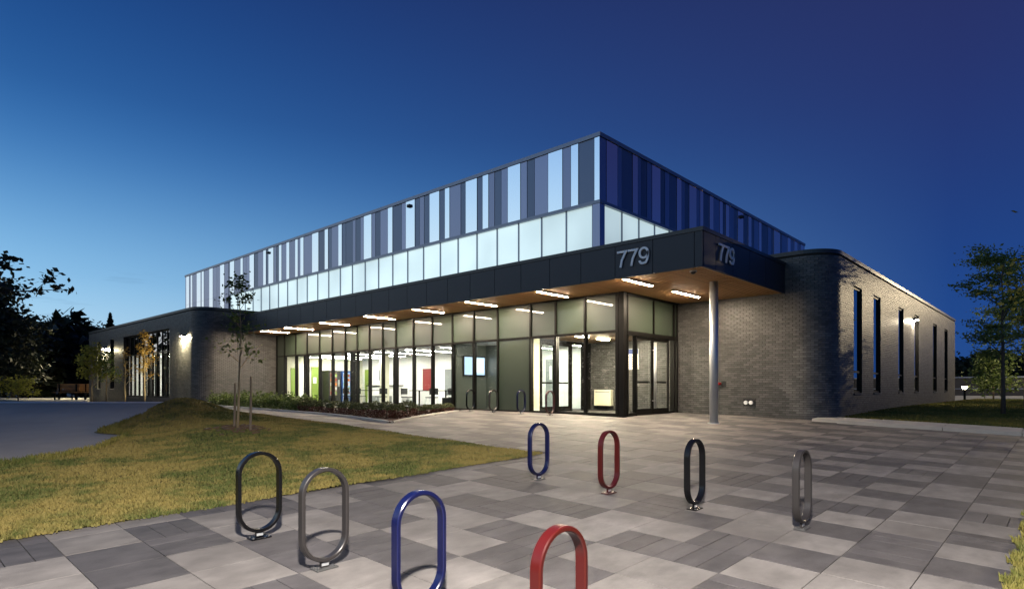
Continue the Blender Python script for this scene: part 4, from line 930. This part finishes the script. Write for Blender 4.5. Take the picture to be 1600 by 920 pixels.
# trees at right
def at(px, d): t_ = (px-800)/944; return CF[0]*d+CR[0]*d*t_, CF[1]*d+CR[1]*d*t_
x, y = at(1567, 19.9); tree('locust_tree', (x,y,G(x,y)), 5.3, 'feathery locust tree on the verge right of the brick wing', n=12, spread=1.25, up=.75, r0=.07, zf=.32, seed=44, nl=6500, ls=.050, cl=.20, flat=.45, lm='leafl', dome=True)
x, y = at(1603, 23.5); tree('locust_tree', (x,y,G(x,y)), 5.5, 'second locust tree cut by the right edge of the picture', n=13, spread=1.5, up=.75, r0=.08, zf=.30, seed=47, nl=6000, ls=.060, cl=.26, flat=.5, lm='leafl', dome=True)
x, y = at(1690, 10.5); tree('locust_tree', (x,y,G(x,y)), 4.4, 'near locust tree whose leaves just enter at the right edge', n=12, spread=1.1, up=.5, r0=.08, zf=.45, seed=49, nl=1500, ls=.05, cl=.20, flat=.6, lm='leafy')
x, y = at(1552, 40); tree('bush', (x,y,G(x,y)), 2.6, 'leafy bush by the far road behind the locust trees', 'bush', n=12, spread=1.4, up=.5, r0=.06, zf=.1, seed=50, nl=2200, ls=.10, cl=.35, lm='leaf')
for k, px in enumerate((1500, 1535, 1562, 1590, 1625)):
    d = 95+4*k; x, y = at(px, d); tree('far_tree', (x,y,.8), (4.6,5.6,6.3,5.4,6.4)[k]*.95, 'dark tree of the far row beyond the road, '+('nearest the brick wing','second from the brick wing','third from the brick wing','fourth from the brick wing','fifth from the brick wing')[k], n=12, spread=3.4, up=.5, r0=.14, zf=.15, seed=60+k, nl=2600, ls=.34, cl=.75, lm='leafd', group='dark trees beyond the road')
o = empty('road_barrier', (66, 0, .8), 'long dark low wall with a pale rail along the far road', 'wall')
MB().box(72, 72.4, -70, 40, .6, 2.75).build('wall', M['asph'], o)
MB().box(71.9, 71.98, -70, 40, 2.62, 2.74).build('rail', M['trim'], o); MB().box(71.9, 71.98, -70, 40, 1.55, 1.63).build('rail', M['trim'], o)
# bollard light
x, y = at(1507, 40); z = G(x,y)+.05; e = empty('bollard_light', (x,y,z), 'lit bollard light beyond the end of the right brick wing', 'light'); M['boll'] = emit('bollard_lens', (1.0,.86,.6), 60)
MB().tube([(x,y,z-.06),(x,y,z+.72)], .07, 12).build('post', M['frame'], e); MB().tube([(x,y,z+.72),(x,y,z+.90)], [.09,.16], 12).build('lens', M['boll'], e); MB().tube([(x,y,z+.92),(x,y,z+.98)], [.24,.20], 12).build('cap', M['frame'], e)
# dark trees at left
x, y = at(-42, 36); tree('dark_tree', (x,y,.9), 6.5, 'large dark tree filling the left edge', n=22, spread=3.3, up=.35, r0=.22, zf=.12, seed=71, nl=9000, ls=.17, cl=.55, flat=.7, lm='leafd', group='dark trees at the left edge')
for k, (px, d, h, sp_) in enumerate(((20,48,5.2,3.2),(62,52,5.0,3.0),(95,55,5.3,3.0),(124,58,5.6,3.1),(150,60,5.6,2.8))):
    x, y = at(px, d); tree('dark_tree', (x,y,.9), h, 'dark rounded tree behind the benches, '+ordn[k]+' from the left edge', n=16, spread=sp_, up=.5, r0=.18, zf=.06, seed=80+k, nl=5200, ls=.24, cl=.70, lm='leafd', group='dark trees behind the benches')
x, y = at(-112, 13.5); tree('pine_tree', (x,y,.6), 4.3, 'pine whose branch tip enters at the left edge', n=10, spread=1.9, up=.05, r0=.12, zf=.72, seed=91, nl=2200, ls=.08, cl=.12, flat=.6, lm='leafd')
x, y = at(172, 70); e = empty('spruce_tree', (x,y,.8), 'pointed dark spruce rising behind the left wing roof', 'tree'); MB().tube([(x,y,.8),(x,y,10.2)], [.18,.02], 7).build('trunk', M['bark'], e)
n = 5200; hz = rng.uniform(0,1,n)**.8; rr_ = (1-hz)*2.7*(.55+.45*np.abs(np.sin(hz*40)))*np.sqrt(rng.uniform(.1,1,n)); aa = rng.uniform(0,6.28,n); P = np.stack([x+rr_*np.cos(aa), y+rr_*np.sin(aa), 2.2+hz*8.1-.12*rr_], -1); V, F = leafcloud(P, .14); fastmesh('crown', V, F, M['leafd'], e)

# ------------------------------------------------------------------ skate ramp, benches
def dr(d, r, z): return (CF[0]*d+CR[0]*r, CF[1]*d+CR[1]*r, z)
rp = MB(); rsx = np.linspace(-1.6, -.50, 64); ds_ = list(np.linspace(7.6, 17.2, 32))
for tt in rsx:
    for d in ds_:
        x, y, _ = dr(d, tt*d, 0); rp.v.append((x, y, float(rampz(x, y))))
    for (d, z) in ((17.22, 1.20), (17.9, 1.205), (18.0, .55)): rp.v.append(dr(d, tt*d, z))
m_ = len(ds_)+3
for i in range(len(rsx)-1):
    for j in range(m_-1): a = i*m_+j; rp.f.append((a, a+m_, a+m_+1, a+1))
o = rp.build('skate_ramp', M['ramp'], smooth=True); tag(o, 'curved concrete skate ramp left of the lawn', 'ramp'); es_ = o.modifiers.new('edges', 'EDGE_SPLIT'); es_.split_angle = rad(35)
rl = MB(); rl.tube([dr(17.2, -26, 1.20), dr(17.2, -8.65, 1.20)], .03, 8); rl.build('coping', M['steel'], o, smooth=True)
MB().prism([at(40,33)[:2], at(135,33)[:2], at(140,45)[:2], at(-40,45)[:2]], .6, .93).build('terrace', M['conc'])['kind'] = 'structure'
def bench(px, d, rz, L, label):
    x, y = at(px, d); z = .93; e = empty('bench', (x,y,z), label, 'bench', 'wooden benches at the left'); e.rotation_euler = (0,0,rz)
    for k in range(4): MB().box(-L/2, L/2, -.24+k*.125, -.13+k*.125, .43, .47).build('seat_slat', M['wood'], e, world=False)
    for k in range(4): MB().box(-L/2, L/2, .27+k*.012, .30+k*.012, .52+k*.115, .62+k*.115).build('back_slat', M['wood'], e, world=False)
    for s_ in (-1,1):
        MB().box(s_*(L/2-.15)-.03, s_*(L/2-.15)+.03, -.22,-.16,0,.43).build('leg', M['frame'], e, world=False); MB().box(s_*(L/2-.15)-.03, s_*(L/2-.15)+.03, .20,.26,0,.95).build('leg', M['frame'], e, world=False)
bench(102, 36, YAW-rad(90)+.12, 1.25, 'wooden bench with backrest on the pale terrace at the left'); bench(126, 36.5, YAW-rad(90)+.5, .75, 'short wooden bench end beside the left wing')
x, y = at(28, 34); tree('low_shrub', (x,y,.9), 1.0, 'low rough shrub at the end of the terrace', 'shrub', n=14, spread=.9, up=.7, r0=.03, zf=.05, seed=97, nl=900, ls=.07, cl=.18, lm='leafy')

# belt of dark wood round the west side, also mirrored in the glass
n = 20000; az = rng.uniform(rad(72), rad(190), n); rr_ = rng.uniform(62, 74, n); hp = 6.2+2.6*np.clip((az-rad(112))/rad(14),0,1)+1.1*np.sin(az*23)+.9*np.sin(az*51+1)+.6*np.sin(az*97)
P = np.stack([rr_*np.cos(az), rr_*np.sin(az), .6+hp*rng.uniform(0, 1, n)], -1); V, F = leafcloud(P, .55)
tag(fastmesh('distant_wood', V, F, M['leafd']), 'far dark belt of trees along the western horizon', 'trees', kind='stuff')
